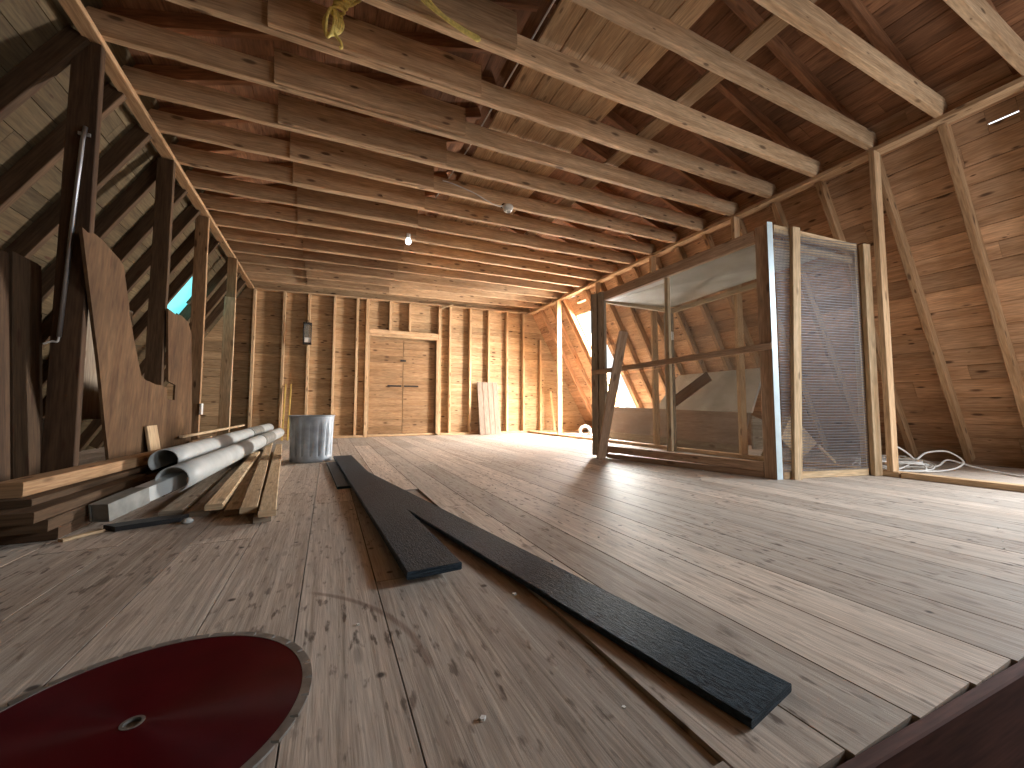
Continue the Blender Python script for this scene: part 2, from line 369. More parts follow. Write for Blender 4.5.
for x, lab in ((1.02, 'short cripple stud over the header above the first door leaf'), (1.38, 'short cripple stud over the header above the second door leaf'), ):
    timber('cripple_stud', (x, YW - 0.05, 1.992), (x, YW - 0.05, jz(x) - 0.031), 0.042, 0.09, (1, 0, 0), 'stud', lab, 'stud', 'cripple studs over the door', tint=0.8)
names = ['bare stud beside the double door, first one toward the plank panel', 'gable wall stud whose foot stands just before the leaning plank panel', 'gable wall stud hidden at its foot by the leaning plank panel', 'gable wall stud standing just past the leaning plank panel', 'gable wall stud standing at the top plate corner', 'short gable wall stud under the sloping roof corner']
for x, lab in zip([2.178, 2.604, 3.01, 3.431, 3.823, 4.244], names):
    top = jz(x) - 0.031 if x < 4 else 2.04
    timber('wall_stud', (x, YW - 0.05, 0.042), (x, YW - 0.05, top), 0.042, 0.09, (1, 0, 0), 'stud', lab, 'stud', 'bare studs of the gable wall', tint=random.uniform(0.5, 1))
timber('gable_top_plate', (XL, YW - 0.055, jz(XL) - 0.014), (XR, YW - 0.055, jz(XR) - 0.014), 0.025, 0.1, (0, 0, 1), 'stud', 'top plate running along the gable wall over the stud tops', 'beam')

# ------------------------------------------------------------------ sloping side walls (lower roof) and upper roof boards
def slope(side):
    """returns point(s, y, off): s metres down the slope from the top plate, off metres outward from the rafters' inner edge"""
    sx = 1 if side == 'R' else -1
    x0 = XR + 0.04 if side == 'R' else XL - 0.04
    zt = 2.60 if side == 'R' else 2.493
    ln = math.hypot(SL, 1); dx, dz = SL / ln, -1 / ln; nx, nz = 1 / ln, SL / ln
    def f(s, y, off): return V((x0 + sx * (dx * s + nx * off), y, zt + dz * s + nz * off))
    return f
fR, fL = slope('R'), slope('L')
SMAX = 2.60 * math.hypot(SL, 1) + 0.05; SMAXL = 2.493 * math.hypot(SL, 1) + 0.05
W2 = (-0.7, 0.62, 0.7, 2.4)       # roof window above the hatch, out of the picture
WR = (5.62, 6.2, 0.42, 2.62)     # window opening: y0, y1, s0, s1
WL = [(5.78, 6.35, 0.36, 1.16)]   # broken gap under the tarp
def boards(f, side, holes, mat, name, slits=()):
    mb = MB(); s = -0.22; sx = 1 if side == 'R' else -1
    ln = math.hypot(SL, 1); upd = V((sx * SL / ln, 0, -1 / ln))
    smx = SMAX if side == 'R' else SMAXL
    while s < smx + 0.05:
        w = random.choice([0.14, 0.165, 0.185]); y = YN
        jj = [YN]
        while jj[-1] < YW - 1.0: jj.append(jj[-1] + random.uniform(1.8, 3.6))
        jj[-1] = YW + 0.02
        for ya, yb in zip(jj[:-1], jj[1:]):
            iv = [(ya, yb)]
            for (h0, h1, s0, s1) in holes:
                if s + w * 0.5 > s0 and s + w * 0.5 < s1:
                    nv = []
                    for p, q in iv:
                        r0 = h0 - (random.uniform(0, .09) if side == 'L' else 0); r1 = h1 + (random.uniform(-.12, .02) if side == 'L' else 0)
                        if q <= r0 or p >= r1: nv.append((p, q)); continue
                        if p < r0: nv.append((p, r0))
                        if q > r1: nv.append((r1, q))
                    iv = nv
            for p, q in iv:
                cuts = [p, q]
                for (c0, c1, cs, gap) in slits:
                    if s < cs <= s + w and c0 < q and c1 > p: cuts += [max(p, c0), min(q, c1)]
                cuts = sorted(set(cuts))
                tt = random.random()
                for a, b in zip(cuts[:-1], cuts[1:]):
                    if b - a < 0.01: continue
                    pcs = [(s + 0.0015, s + w - 0.0015)]
                    for (c0, c1, cs, gap) in slits:
                        if s < cs <= s + w and a >= c0 - 1e-6 and b <= c1 + 1e-6: pcs = [(s + 0.0015, max(cs - gap / 2, s + 0.006)), (min(cs + gap / 2, s + w - 0.006), s + w - 0.0015)]
                    for q0, q1 in pcs:
                        sm = (q0 + q1) / 2
                        mb.box(f(sm, a + 0.0008, RD + 0.011), f(sm, b - 0.0008, RD + 0.011), q1 - q0, 0.022, upd, tint=tt, ch=0.002)
        s += w
    return struct(mb.build(name, M[mat]))
SLR = [(0.83, 0.97, 0.16, 0.009), (5.98, 6.31, 0.06, 0.03), (5.74, 6.0, 0.2, 0.03)]
boards(fR, 'R', [WR, W2], 'sheath', 'wall_right', SLR)
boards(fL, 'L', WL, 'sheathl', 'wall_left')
# felt outside the boards keeps daylight out of the seams
def felt(f, side, holes, name, slits=()):
    ys = sorted({YN - 0.05, YW + 0.06, *[h[0] - 0.1 for h in holes], *[h[1] + 0.03 for h in holes], *[c[0] for c in slits], *[c[1] for c in slits]})
    ss = sorted({-0.27, (SMAX if side == 'R' else SMAXL) + 0.2, *[h[2] for h in holes], *[h[3] + 0.06 for h in holes], *[c[2] - 0.06 for c in slits], *[c[2] + 0.06 for c in slits]})
    mb = MB(); sx = 1 if side == 'R' else -1; ln = math.hypot(SL, 1); upd = V((sx * SL / ln, 0, -1 / ln))
    for a, b in zip(ys[:-1], ys[1:]):
        for c, d in zip(ss[:-1], ss[1:]):
            my, ms = (a + b) / 2, (c + d) / 2
            if any(h[0] - 0.1 < my < h[1] + 0.03 and h[2] < ms < h[3] + 0.06 for h in holes): continue
            if any(q[0] < my < q[1] and abs(ms - q[2]) < 0.06 for q in slits): continue
            mb.box(f(ms, a, RD + 0.03), f(ms, b, RD + 0.03), d - c, 0.01, upd, ch=0.0005, tint=0.2)
    return struct(mb.build(name, M['dark']))
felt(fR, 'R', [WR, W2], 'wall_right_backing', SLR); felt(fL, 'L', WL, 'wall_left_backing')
# upper roof
US = 0.30; un = math.hypot(US, 1)
RX = (XL + XR) / 2; RZ0 = 2.70
def uR(s, y, off): return V((XR + 0.10 - s / un - 0 + off * US / un, y, RZ0 + s * US / un + off / un))
UN2 = math.hypot(0.342, 1)
def uL(s, y, off): return V((XL - 0.10 + s / UN2 - off * 0.342 / UN2, y, 2.593 + s * 0.342 / UN2 + off / UN2))
UL = (RX - (XL - 0.10)) * un
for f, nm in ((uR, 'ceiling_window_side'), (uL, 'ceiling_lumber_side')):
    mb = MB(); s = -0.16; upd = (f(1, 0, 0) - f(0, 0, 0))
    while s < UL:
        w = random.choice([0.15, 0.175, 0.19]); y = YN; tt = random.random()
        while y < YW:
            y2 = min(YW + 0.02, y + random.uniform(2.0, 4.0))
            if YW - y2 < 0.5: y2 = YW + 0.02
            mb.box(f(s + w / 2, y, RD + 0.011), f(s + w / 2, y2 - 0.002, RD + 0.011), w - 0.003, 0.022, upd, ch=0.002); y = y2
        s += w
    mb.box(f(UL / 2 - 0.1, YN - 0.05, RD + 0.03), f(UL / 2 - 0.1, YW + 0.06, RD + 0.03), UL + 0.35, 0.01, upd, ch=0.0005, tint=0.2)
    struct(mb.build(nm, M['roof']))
# gable triangle above the ceiling line, near gable with its window
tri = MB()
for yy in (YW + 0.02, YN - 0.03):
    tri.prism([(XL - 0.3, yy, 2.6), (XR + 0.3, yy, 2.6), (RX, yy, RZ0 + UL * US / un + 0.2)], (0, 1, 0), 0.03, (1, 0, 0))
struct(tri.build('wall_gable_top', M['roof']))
NW = (3.0, 3.9, 0.6, 2.0)
nb = MB()
for (xa, xb, za, zb) in ((-2.9, NW[0], -0.03, 2.7), (NW[1], 5.6, -0.03, 2.7), (NW[0], NW[1], -0.03, NW[2]), (NW[0], NW[1], NW[3], 2.7)):
    zz_ = za
    while zz_ < zb - 0.01:
        h = min(0.15, zb - zz_)
        nb.box((xa, YN - 0.011, zz_ + h / 2), (xb, YN - 0.011, zz_ + h / 2), h - 0.001, 0.022, (0, 0, 1), ch=0.001); zz_ += h
struct(nb.build('wall_near', M['gable']))
wf = MB()
for p, q, sd in (((NW[0], YN, NW[2]), (NW[1], YN, NW[2]), (0, 0, 1)), ((NW[0], YN, NW[3]), (NW[1], YN, NW[3]), (0, 0, 1)), ((NW[0], YN, NW[2]), (NW[0], YN, NW[3]), (1, 0, 0)), ((NW[1], YN, NW[2]), (NW[1], YN, NW[3]), (1, 0, 0)), ((3.45, YN, NW[2]), (3.45, YN, NW[3]), (1, 0, 0))):
    wf.box(p, q, 0.05, 0.1, sd)
struct(wf.build('window_2', M['stud']))
# roof window frame
w1 = MB(); mid = (WR[0] + WR[1]) / 2
ln = math.hypot(SL, 1); upd = V((SL / ln, 0, -1 / ln))
w1.box(fR(WR[2], WR[0] + 0.012, RD + 0.05), fR(WR[3], WR[0] + 0.012, RD + 0.05), 0.02, 0.12, (0, 1, 0))
w1.box(fR(WR[2], WR[1] - 0.012, RD + 0.05), fR(WR[3], WR[1] - 0.012, RD + 0.05), 0.02, 0.12, (0, 1, 0))
w1.box(fR(WR[2] - 0.02, WR[0], RD + 0.05), fR(WR[2] - 0.02, WR[1], RD + 0.05), 0.02, 0.12, upd)
w1.box(fR(WR[3] + 0.02, WR[0], RD + 0.05), fR(WR[3] + 0.02, WR[1], RD + 0.05), 0.02, 0.12, upd)
struct(w1.build('window_1', M['pale']))

# ------------------------------------------------------------------ plates
timber('top_plate', (XR + 0.05, YN + 0.05, 2.608), (XR + 0.05, YW - 0.12, 2.608), 0.11, 0.036, (1, 0, 0), 'joist', 'long top plate over the screened cage, carrying the joist ends', 'beam', 'top plates of the side walls', segs=24)
timber('top_plate', (XL - 0.04, YN + 0.05, 2.501), (XL - 0.04, YW - 0.12, 2.501), 0.08, 0.036, (1, 0, 0), 'post', 'long top plate over the torn plywood and blue tarp gap', 'beam', 'top plates of the side walls', segs=24)

# ------------------------------------------------------------------ ceiling joists with their splice planks
extra = {0: 'just over the hatch', 3: 'with the yellow strap slung along it', 4: 'with the hank of yellow rope', 5: 'next past the rope hank', 7: 'with the round lamp socket below it', 10: 'with the small bright bulb'}
JT, JH = 0.045, 0.14
for i, y in enumerate(JY):
    lab = 'ceiling joist, %s from the stair hatch' % ORD[i] + (', ' + extra[i] if i in extra else '')
    mb = MB(); yc = y + JT / 2; zc = ZP + JH / 2 + random.uniform(-0.004, 0.004); b1 = random.uniform(-0.02, 0.02)
    t1 = random.uniform(0.2, 1)
    mb.box((XL - 0.09, yc, zc - ZP + jz(XL)), (XR + 0.09, yc, zc), JH, JT, (0, 0, 1), jit=0.003, segs=26, bow=b1, tint=t1, ch=0.003)
    tag(mb.build('ceiling_joist', M['joist'], loc=(XL, yc, ZP)), lab, 'joist', 'ceiling joists of the loft')
    a0 = -0.36 + random.uniform(-.03, .03); a1 = 0.88 + random.uniform(-.05, .05)
    mb = MB(); mb.box((a0, y - 0.0195, jz(a0) + 0.10 + random.uniform(-0.004, .004)), (a1, y - 0.0195, jz(a1) + 0.10 + random.uniform(-0.004, .004)), 0.205, 0.038, (0, 0, 1), jit=0.003, segs=8, ch=0.006)
    tag(mb.build('splice_plank', M['splice'], loc=(a0, y, ZP)), 'deep splice plank nailed across the middle of the %s ceiling joist from the stair hatch' % ORD[i], 'plank', 'splice planks along the joists')
# loose loft boards on top of the joists
px = 1.08
for k in range(5):
    w = [0.155, 0.15, 0.16, 0.15, 0.155][k]
    timber('loft_board', (px + w / 2, YN + 0.3, jz(px + w / 2) + JH + 0.018), (px + w / 2, 7.3, jz(px + w / 2) + JH + 0.018), w - 0.006, 0.022, (1, 0, 0), 'stud',
           ['first loft board laid over the joists, beside the dark gap with the white cord', 'second loft board from the gap with the white cord', 'middle board of the five loft boards over the joists', 'fourth loft board from the gap with the white cord', 'last loft board, on the truss side of the boarded strip'][k], 'board', 'loft boards laid over the joists', segs=14, tint=random.uniform(0.2, .7), jit=0.001)
    px += w
timber('loft_board', (2.29, YN + 0.3, jz(2.29) + JH + 0.018), (2.29, 7.3, jz(2.29) + JH + 0.018), 0.14, 0.022, (1, 0, 0), 'joist', 'single loose board lying across the joists apart from the boarded strip', 'board', 'loft boards laid over the joists', segs=14, tint=0.2)

# ------------------------------------------------------------------ rafters
for i, y in enumerate(JY):
    yc = y + 0.03
    if not any(abs(yc - q) < 0.0 for q in ()):
        skipR = WR[0] - 0.03 < yc < WR[1] + 0.0 
        if not skipR and not W2[0] < yc < W2[1]:
            timber('wall_rafter', fR(0.02, yc, RD / 2), fR(SMAX - 0.065, yc, RD / 2), 0.045, RD, (0, 1, 0), 'sheath' if i > 11 else 'post', 'steep rafter on the roof window side, %s counted from the stair hatch' % ORD[i], 'rafter', 'steep rafters on the roof window side', segs=10, tint=random.uniform(0.5, 1))
        skipL = WL[0][0] - 0.03 < yc < WL[0][1] - 0.15
        if not skipL:
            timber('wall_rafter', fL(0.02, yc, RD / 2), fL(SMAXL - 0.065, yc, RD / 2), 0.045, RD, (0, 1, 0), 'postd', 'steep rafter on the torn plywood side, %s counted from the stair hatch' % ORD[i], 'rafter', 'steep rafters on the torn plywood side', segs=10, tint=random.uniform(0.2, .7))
    yu = y + JT + 0.03
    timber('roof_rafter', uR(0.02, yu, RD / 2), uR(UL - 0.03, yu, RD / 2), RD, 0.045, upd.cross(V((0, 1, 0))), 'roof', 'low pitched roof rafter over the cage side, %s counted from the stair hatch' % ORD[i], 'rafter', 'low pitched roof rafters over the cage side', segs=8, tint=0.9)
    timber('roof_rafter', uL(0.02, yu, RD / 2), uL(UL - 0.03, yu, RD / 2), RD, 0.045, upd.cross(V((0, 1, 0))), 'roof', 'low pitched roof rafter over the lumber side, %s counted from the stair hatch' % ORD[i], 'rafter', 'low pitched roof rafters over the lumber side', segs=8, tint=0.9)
for k, y in enumerate((5.595, 6.225)):
    timber('window_trimmer', fR(0.02, y, RD / 2), fR(SMAX - 0.065, y, RD / 2), 0.04, RD, (0, 1, 0), 'sheath', ('trimmer rafter at the cage edge of the bright roof window', 'trimmer rafter at the gable edge of the bright roof window')[k], 'rafter', 'trimmer rafters of the roof window', tint=0.8)

# ------------------------------------------------------------------ side posts and sills
PX = 3.905
plab = ['pale upright post beside the screened cage corner, standing on the sill', 'bare upright post seen through the cage, behind the middle of its clear panes', 'upright post seen through the cage near its far bay', 'upright post at the far end of the screened cage', 'lone pale post between the cage and the gable wall']
for k, y in enumerate((1.5, 2.7, 3.9, 5.1, 6.3)):
    timber('wall_post', (PX + 0.046, y + 0.02, 0.042), (PX + 0.046, y + 0.02, 2.588), 0.092, 0.038, (1, 0, 0), 'stud', plab[k], 'post', 'upright posts on the cage side', tint=[0.8, .9, .6, .7, 1][k], segs=10)
timber('sill_plate', (PX + 0.045, 1.46, 0.02), (PX + 0.13, -1.2, 0.02), 0.04, 0.09, (0, 0, 1), 'stud', 'sill plate on the floor in front of the tangled white wires', 'beam', 'sill plates on the cage side', tint=0.9)
timber('sill_plate', (PX + 0.045, 1.47, 0.02), (PX + 0.045, 7.55, 0.02), 0.04, 0.09, (0, 0, 1), 'stud', 'sill plate on the floor under the cage posts and lone pale post', 'beam', 'sill plates on the cage side', tint=0.8)
lp = [(2.775, 0.0, 'broad dark post with the metal conduit hung on its face', 0.118, 'dark'), (3.865, 0.0, 'broad post standing in the notch of the torn plywood', 0.104, 'postd'), (4.88, 0.0, 'narrow post beside the blue tarp gap', 0.11, 'post')]
for y, z0, lab, w, mt in lp:
    timber('wall_post', (XL - 0.005 - w / 2, y, z0 + 0.001), (XL - 0.005 - w / 2, y, 2.481), w, 0.045, (1, 0, 0), mt, lab, 'post', 'upright posts on the lumber side', tint=0.5, segs=10)
timber('wall_post', (XL - 0.025, 6.09, 0.001), (XL - 0.025, 6.09, 2.481), 0.10, 0.05, (1, 0, 0), 'post', 'dark post in the eave corner behind the pale nailed board', 'post', 'upright posts on the lumber side', tint=0.4)
timber('pale_board', (XL - 0.035, 6.048, 0.02), (XL - 0.025, 6.048, 1.953), 0.119, 0.026, (1, 0, 0), 'pale', 'pale fresh board nailed upright over the dark corner post', 'board', tint=0.8)

# ------------------------------------------------------------------ screened cage
def film_material(name, haze, col):
    m, nt, N, L, b = new_mat(name)
    out = N['Material Output']
    tr = N.new('ShaderNodeBsdfTransparent'); tr.inputs[0].default_value = (0.93, 0.94, 0.93, 1)
    b.inputs['Base Color'].default_value = (*col, 1); b.inputs['Roughness'].default_value = 0.25
    tc = N.new('ShaderNodeTexCoord'); n = N.new('ShaderNodeTexNoise'); n.inputs['Scale'].default_value = 2.2; n.inputs['Detail'].default_value = 6
    L.new(tc.outputs['Object'], n.inputs['Vector'])
    r = ramp(nt, [(0.35, haze * 0.5), (0.7, haze * 1.5)]); L.new(n.outputs[0], r.inputs[0])
    mx = N.new('ShaderNodeMixShader'); L.new(r.outputs[0], mx.inputs[0]); L.new(tr.outputs[0], mx.inputs[1]); L.new(b.outputs[0], mx.inputs[2])
    L.new(mx.outputs[0], out.inputs[0]); return m
M['film'] = film_material('clear_dusty_film', 0.13, (0.55, 0.54, 0.50))
A = V((2.985, 1.80, 0)); dF = V((-0.2234, 0.9747, 0)); nF = V((0.9747, 0.2234, 0)); dE = V((0.9768, -0.2141, 0)); nE = V((0.2141, 0.9768, 0))
UP = V((0, 0, 1))
cage = empty('screened_cage', 'large timber framed cage with clear film front and wire mesh end', 'cage', tuple(A))
def F_(s, z, off=0.0): return A + dF * s + nF * off + UP * z
def E_(s, z, off=0.0): return A + dE * s + nE * off + UP * z
def cpart(name, p0, p1, w, d, side, mat='cagewood', tint=None): return MB().box(p0, p1, w, d, side, jit=0.001, segs=6, tint=tint).build(name, M[mat], cage)
cpart('post', F_(0.045, 0.001, 0.022), F_(0.045, 1.92, 0.022), 0.088, 0.042, dF, tint=0.5)
for s, off in ((1.60, 0.022), (1.70, 0.022), (1.65, 0.068)):
    cpart('post', F_(s, 0.02, off), F_(s, 1.775 if off < 0.05 else 1.74, off), 0.085, 0.042, dF, 'grey', tint=0.7)
cpart('top_rail', F_(0.092, 1.855, 0.022), F_(1.555, 1.72, 0.022), 0.095, 0.042, UP, tint=0.6)
cpart('bottom_rail', F_(0.092, 0.083, 0.022), F_(1.555, 0.098, 0.022), 0.068, 0.042, UP, tint=0.6)
cpart('bottom_rail', F_(0.092, 0.024, 0.03), F_(1.555, 0.028, 0.03), 0.046, 0.05, UP, tint=0.1)
cpart('middle_stud', F_(0.84, 0.135, 0.02), F_(0.84, 1.73, 0.02), 0.036, 0.04, dF, 'pale', tint=0.3)
cpart('middle_rail', F_(0.0, 0.985, -0.012), F_(1.72, 0.905, -0.012), 0.05, 0.022, UP, tint=0.4)
# clear film panes, one per opening
for sa, sb, za, zb in ((0.092, 0.822, 0.12, 0.935), (0.092, 0.822, 0.935, 1.80), (0.858, 1.555, 0.13, 0.90), (0.858, 1.555, 0.90, 1.70)):
    MB().prism([F_(sa, za, 0.045), F_(sb, za, 0.045), F_(sb, zb - 0.05 * (sb > 1), 0.045), F_(sa, zb, 0.045)], nF, 0.0015, dF).build('clear_pane', M['film'], cage)
# mesh end
cpart('corner_strip', E_(0.016, 0.002, -0.004), E_(0.016, 1.935, -0.004), 0.05, 0.003, dE, 'strip')
cpart('mesh_batten', E_(0.152, 0.001, -0.016), E_(0.237, 1.905, -0.016), 0.072, 0.03, dE, 'pale', tint=0.8)
cpart('end_post', E_(0.915, 0.001, -0.014), E_(0.925, 1.838, -0.014), 0.075, 0.036, dE, 'pale', tint=0.9)
cpart('end_post', E_(0.90, 0.001, 0.04), E_(0.90, 1.83, 0.04), 0.07, 0.04, dE, 'pale', tint=0.5)
cpart('end_rail', E_(0.06, 1.895, 0.022), E_(0.86, 1.815, 0.022), 0.06, 0.04, UP, 'pale', tint=0.9)
cpart('end_rail', E_(0.06, 1.805, 0.05), E_(0.86, 1.725, 0.05), 0.05, 0.03, UP, 'pale', tint=0.6)
cpart('end_rail', E_(0.06, 0.03, 0.022), E_(0.86, 0.03, 0.022), 0.058, 0.04, UP, 'pale', tint=0.9)
wm = MB(); pitch = 0.0127
n = int(0.80 / pitch)
for k in range(n + 1):
    s = 0.06 + k * pitch; wm.box(E_(s, 0.05, 0.0), E_(s, 1.90 - 0.1 * s, 0.0), 0.0024, 0.0014, dE, ch=0.0002)
pitch = 0.021; n = int(1.80 / pitch)
for k in range(n + 1):
    z = 0.06 + k * pitch; wm.box(E_(0.06, z, -0.001), E_(0.862, z, -0.001), 0.0055, 0.0014, UP, ch=0.0002)
wm.build('wire_mesh', M['wire'], cage)
# back of the frame and the sheet laid on top
Bk = V((3.83, 3.52, 0)); Ck = V((3.845, 1.70, 0))
cpart('back_rail', Ck + UP * 1.77, Bk + UP * 1.72, 0.05, 0.03, UP, 'pale', tint=0.5)
cpart('end_rail', F_(1.68, 1.715, 0.05), Bk + UP * 1.735, 0.05, 0.035, UP, 'pale', tint=0.7)
cpart('back_post', Bk + UP * 0.002, Bk + UP * 1.76, 0.05, 0.04, dF, 'grey', tint=0.6)
cpart('back_post', Bk + V((-0.06, 0.02, 0.002)), Bk + V((-0.06, 0.02, 1.70)), 0.04, 0.05, dF, 'grey', tint=0.9)
MB().box(Bk + V((-0.04, -0.035, 1.36)), Bk + V((-0.04, -0.035, 1.46)), 0.07, 0.02, (1, 0, 0)).build('switch_box', M['ceramic'], cage)
MB().prism([F_(0.05, 1.842, 0.06), F_(1.60, 1.695, 0.06), Bk + V((-0.03, -0.02, 1.765)), Ck + V((-0.03, 0.05, 1.825))], UP, 0.012, dF).build('roof_sheet', M['sheetgrey'], cage)

timber('leaning_board', (2.545, 3.29, 0.004), (2.60, 2.98, 1.275), 0.088, 0.034, (0.85, -0.45, 0.15), 'cagewood', 'weathered plank end leaning against the far front corner of the cage', 'board', jit=0.002, tint=0.1)

# ------------------------------------------------------------------ things stored under the steep roof behind the cage
bx = empty('storage_trough', 'long pale plywood trough lying in the eave seen through the cage', 'trough', (4.3, 4.3, 0))
MB().prism([(4.27, 5.35, 0.14), (4.27, 2.95, 0.10), (4.42, 2.95, 0.47), (4.42, 5.35, 0.55)], (0.93, 0, -0.36), 0.02, (0, 1, 0)).build('front_panel', M['pinkgrey'], bx)
MB().box((4.30, 2.95, 0.06), (4.30, 5.35, 0.07), 0.12, 0.04, (0, 0, 1)).build('base_board', M['grey'], bx)
MB().prism([(4.46, 2.95, 0.05), (4.80, 2.95, 0.05), (4.80, 2.95, 0.34), (4.46, 2.95, 0.44)], (0, 1, 0), 0.02, (1, 0, 0)).build('end_panel', M['grey'], bx)
tag(MB().prism([(4.52, 4.5, 0.50), (4.52, 3.0, 0.48), (4.80, 3.0, 1.02), (4.80, 4.3, 1.02)], (0.88, 0, -0.46), 0.03, (0, 1, 0)).build('insulation_sheet', M['sheetgrey']), 'grey sheet of insulation leaning behind the pale trough', 'sheet')
timber('dark_board', (4.40, 4.05, 0.60), (4.56, 3.58, 0.95), 0.16, 0.02, (0, 1, 0.3), 'dark', 'dark board slanting across the grey insulation sheet', 'board')
timber('scrap_block', (4.05, 2.55, 0.02), (4.14, 2.40, 0.44), 0.10, 0.04, (0, 1, 0), 'pale', 'short timber offcut propped up behind the cage post pair', 'block')
db = MB().prism([(3.60, 2.13, 0.26), (3.80, 2.09, 0.065), (3.99, 2.05, 0.21), (3.82, 2.16, 0.47)], (0.15, 0.98, 0.1), 0.018, (1, 0, -0.6))
tag(db.build('plywood_square', M['pale']), 'pale square of plywood standing on its corner behind the wire mesh', 'board')
timber('thin_stick', (3.70, 2.30, 0.30), (3.84, 2.34, 0.52), 0.014, 0.012, None, 'pale', 'thin pale stick poking up behind the plywood square', 'stick', segs=2)
timber('thin_stick', (3.86, 1.98, 0.20), (4.20, 2.02, 0.03), 0.03, 0.014, None, 'pale', 'thin pale stick slanting down from the plywood square to the floor', 'stick', segs=2)
def spline(pts, n=10):
    pts = [V(p) for p in pts]; out = []
    for i in range(len(pts) - 1):
        p0 = pts[max(i - 1, 0)]; p1 = pts[i]; p2 = pts[i + 1]; p3 = pts[min(i + 2, len(pts) - 1)]
        for k in range(n):
            t = k / n
            out.append(0.5 * ((2 * p1) + (p2 - p0) * t + (2 * p0 - 5 * p1 + 4 * p2 - p3) * t * t + (-p0 + 3 * p1 - 3 * p2 + p3) * t ** 3))
    out.append(pts[-1]); return out
# tangled white wire on the eave floor
rw = random.Random(5); pts = []
for k in range(46):
    a = k * 1.15 + rw.uniform(-.4, .4); r = rw.uniform(0.10, 0.30)
    pts.append((4.47 + r * 1.25 * math.cos(a), 1.72 + r * math.sin(a) * 0.9, 0.012 + rw.uniform(0, 0.09)))
tag(MB().tube(spline(pts, 7), 0.0055, 6).build('wire_tangle', M['cord']), 'tangled heap of white wire on the eave floor behind the sill', 'wire')
pts = [(4.16, 1.62, 0.2), (4.30, 1.62, 0.20), (4.43, 1.60, 0.14), (4.50, 1.58, 0.09), (4.62, 1.56, 0.14), (4.70, 1.5, 0.16), (4.86, 1.48, 0.14), (4.90, 1.42, 0.07), (4.75, 1.42, 0.025), (4.55, 1.45, 0.01), (4.40, 1.5, 0.01)]
tag(MB().tube(spline(pts, 8), 0.007, 8).build('wire_loop', M['cord']), 'loose white wire loop rising above the tangled heap', 'wire')
pts = [(4.55, 1.62, 0.01), (4.70, 1.52, 0.03), (4.86, 1.50, 0.075), (4.88, 1.36, 0.035), (4.84, 1.2, 0.01), (4.74, 1.08, 0.01), (4.70, 1.02, 0.03), (4.74, 0.9, 0.035), (4.9, 0.7, 0.01), (5.0, 0.45, 0.01)]
tag(MB().tube(spline(pts, 8), 0.007, 8).build('trailing_wire', M['cord']), 'white wire trailing along the eave floor away from the heap', 'wire')
# roll of tubing by the lone post
rl = empty('tubing_roll', 'small white roll of tubing standing on the eave floor beyond the cage', 'roll', (4.40, 6.15, 0))
q = [(4.40 + 0.075 * math.cos(a), 6.15 - 0.055 * math.cos(a), 0.095 + 0.09 * math.sin(a)) for a in [2 * PI * i / 28 for i in range(28)]]
MB().tube(q, 0.028, 10, closed=True).build('roll_body', M['pvc'], rl)
MB().tube(spline([(4.42, 6.08, 0.12), (4.46, 6.04, 0.06), (4.40, 6.02, 0.012), (4.48, 5.96, 0.012)], 6), 0.008, 6).build('tail_end', M['blackplastic'], rl)
timber('white_strip', (4.50, 7.40, 0.05), (4.47, 7.52, 0.90), 0.05, 0.012, (1, 0, 0), 'pale', 'thin whitish strip leaning on the gable wall behind the lone post', 'strip', tint=1.0)
timber('eave_batten', (4.06, 6.9, 0.012), (4.30, 6.3, 0.012), 0.05, 0.02, (0, 0, 1), 'pale', 'pale batten lying on the eave floor near the white roll', 'board')

# ------------------------------------------------------------------ galvanised can
cc = (-0.14, 4.43, 0.0)
can = empty('trash_can', 'ribbed galvanised metal can standing at the end of the lumber pile', 'can', cc)
def ribs(a, i, z):
    if 0.05 < z < 0.385 and i < 22:
        e = min(1, (z - 0.05) / 0.03, (0.385 - z) / 0.03); return -0.009 * e * max(0, math.cos(a * 16)) ** 2
    return 0
prof = [(0.0, 0.004), (0.176, 0.004), (0.183, 0.0), (0.188, 0.004), (0.189, 0.03)] + [(0.189 + 0.010 * t / 12, 0.045 + 0.35 * t / 12) for t in range(13)] + [(0.200, 0.41), (0.202, 0.43), (0.202, 0.446), (0.197, 0.446), (0.196, 0.41), (0.185, 0.03), (0.0, 0.03)]
MB().lathe(prof, cc, 112, ribs).build('can_body', M['steel'], can)
rim = [(0.2035 * math.cos(a) + cc[0], 0.2035 * math.sin(a) + cc[1], 0.447) for a in [2 * PI * i / 56 for i in range(56)]]
MB().tube(rim, 0.0065, 8, closed=True).build('rim', M['steel'], can)
# ------------------------------------------------------------------ black planks on the floor
timber('black_plank', (0.709, 0.452, 0.0092), (0.225, 3.38, 0.0092), 0.153, 0.016, (1, 0, 0), 'black_board', 'longest black plank, its far end tucked under the wide one', 'plank', jit=0.0008, segs=20, tint=0.7)
timber('black_plank', (0.307, 1.20, 0.0305), (0.147, 4.38, 0.0305), 0.17, 0.023, (1, 0, 0), 'black_board', 'wide black plank lying on top of the longest one', 'plank', jit=0.0008, segs=20, tint=0.4)
timber('black_plank', (0.115, 2.80, 0.0092), (0.05, 4.1, 0.0092), 0.10, 0.016, (1, 0, 0), 'black_board', 'short black plank end peeping out under the wide one near the can', 'plank', jit=0.0008, segs=8, tint=0.1)

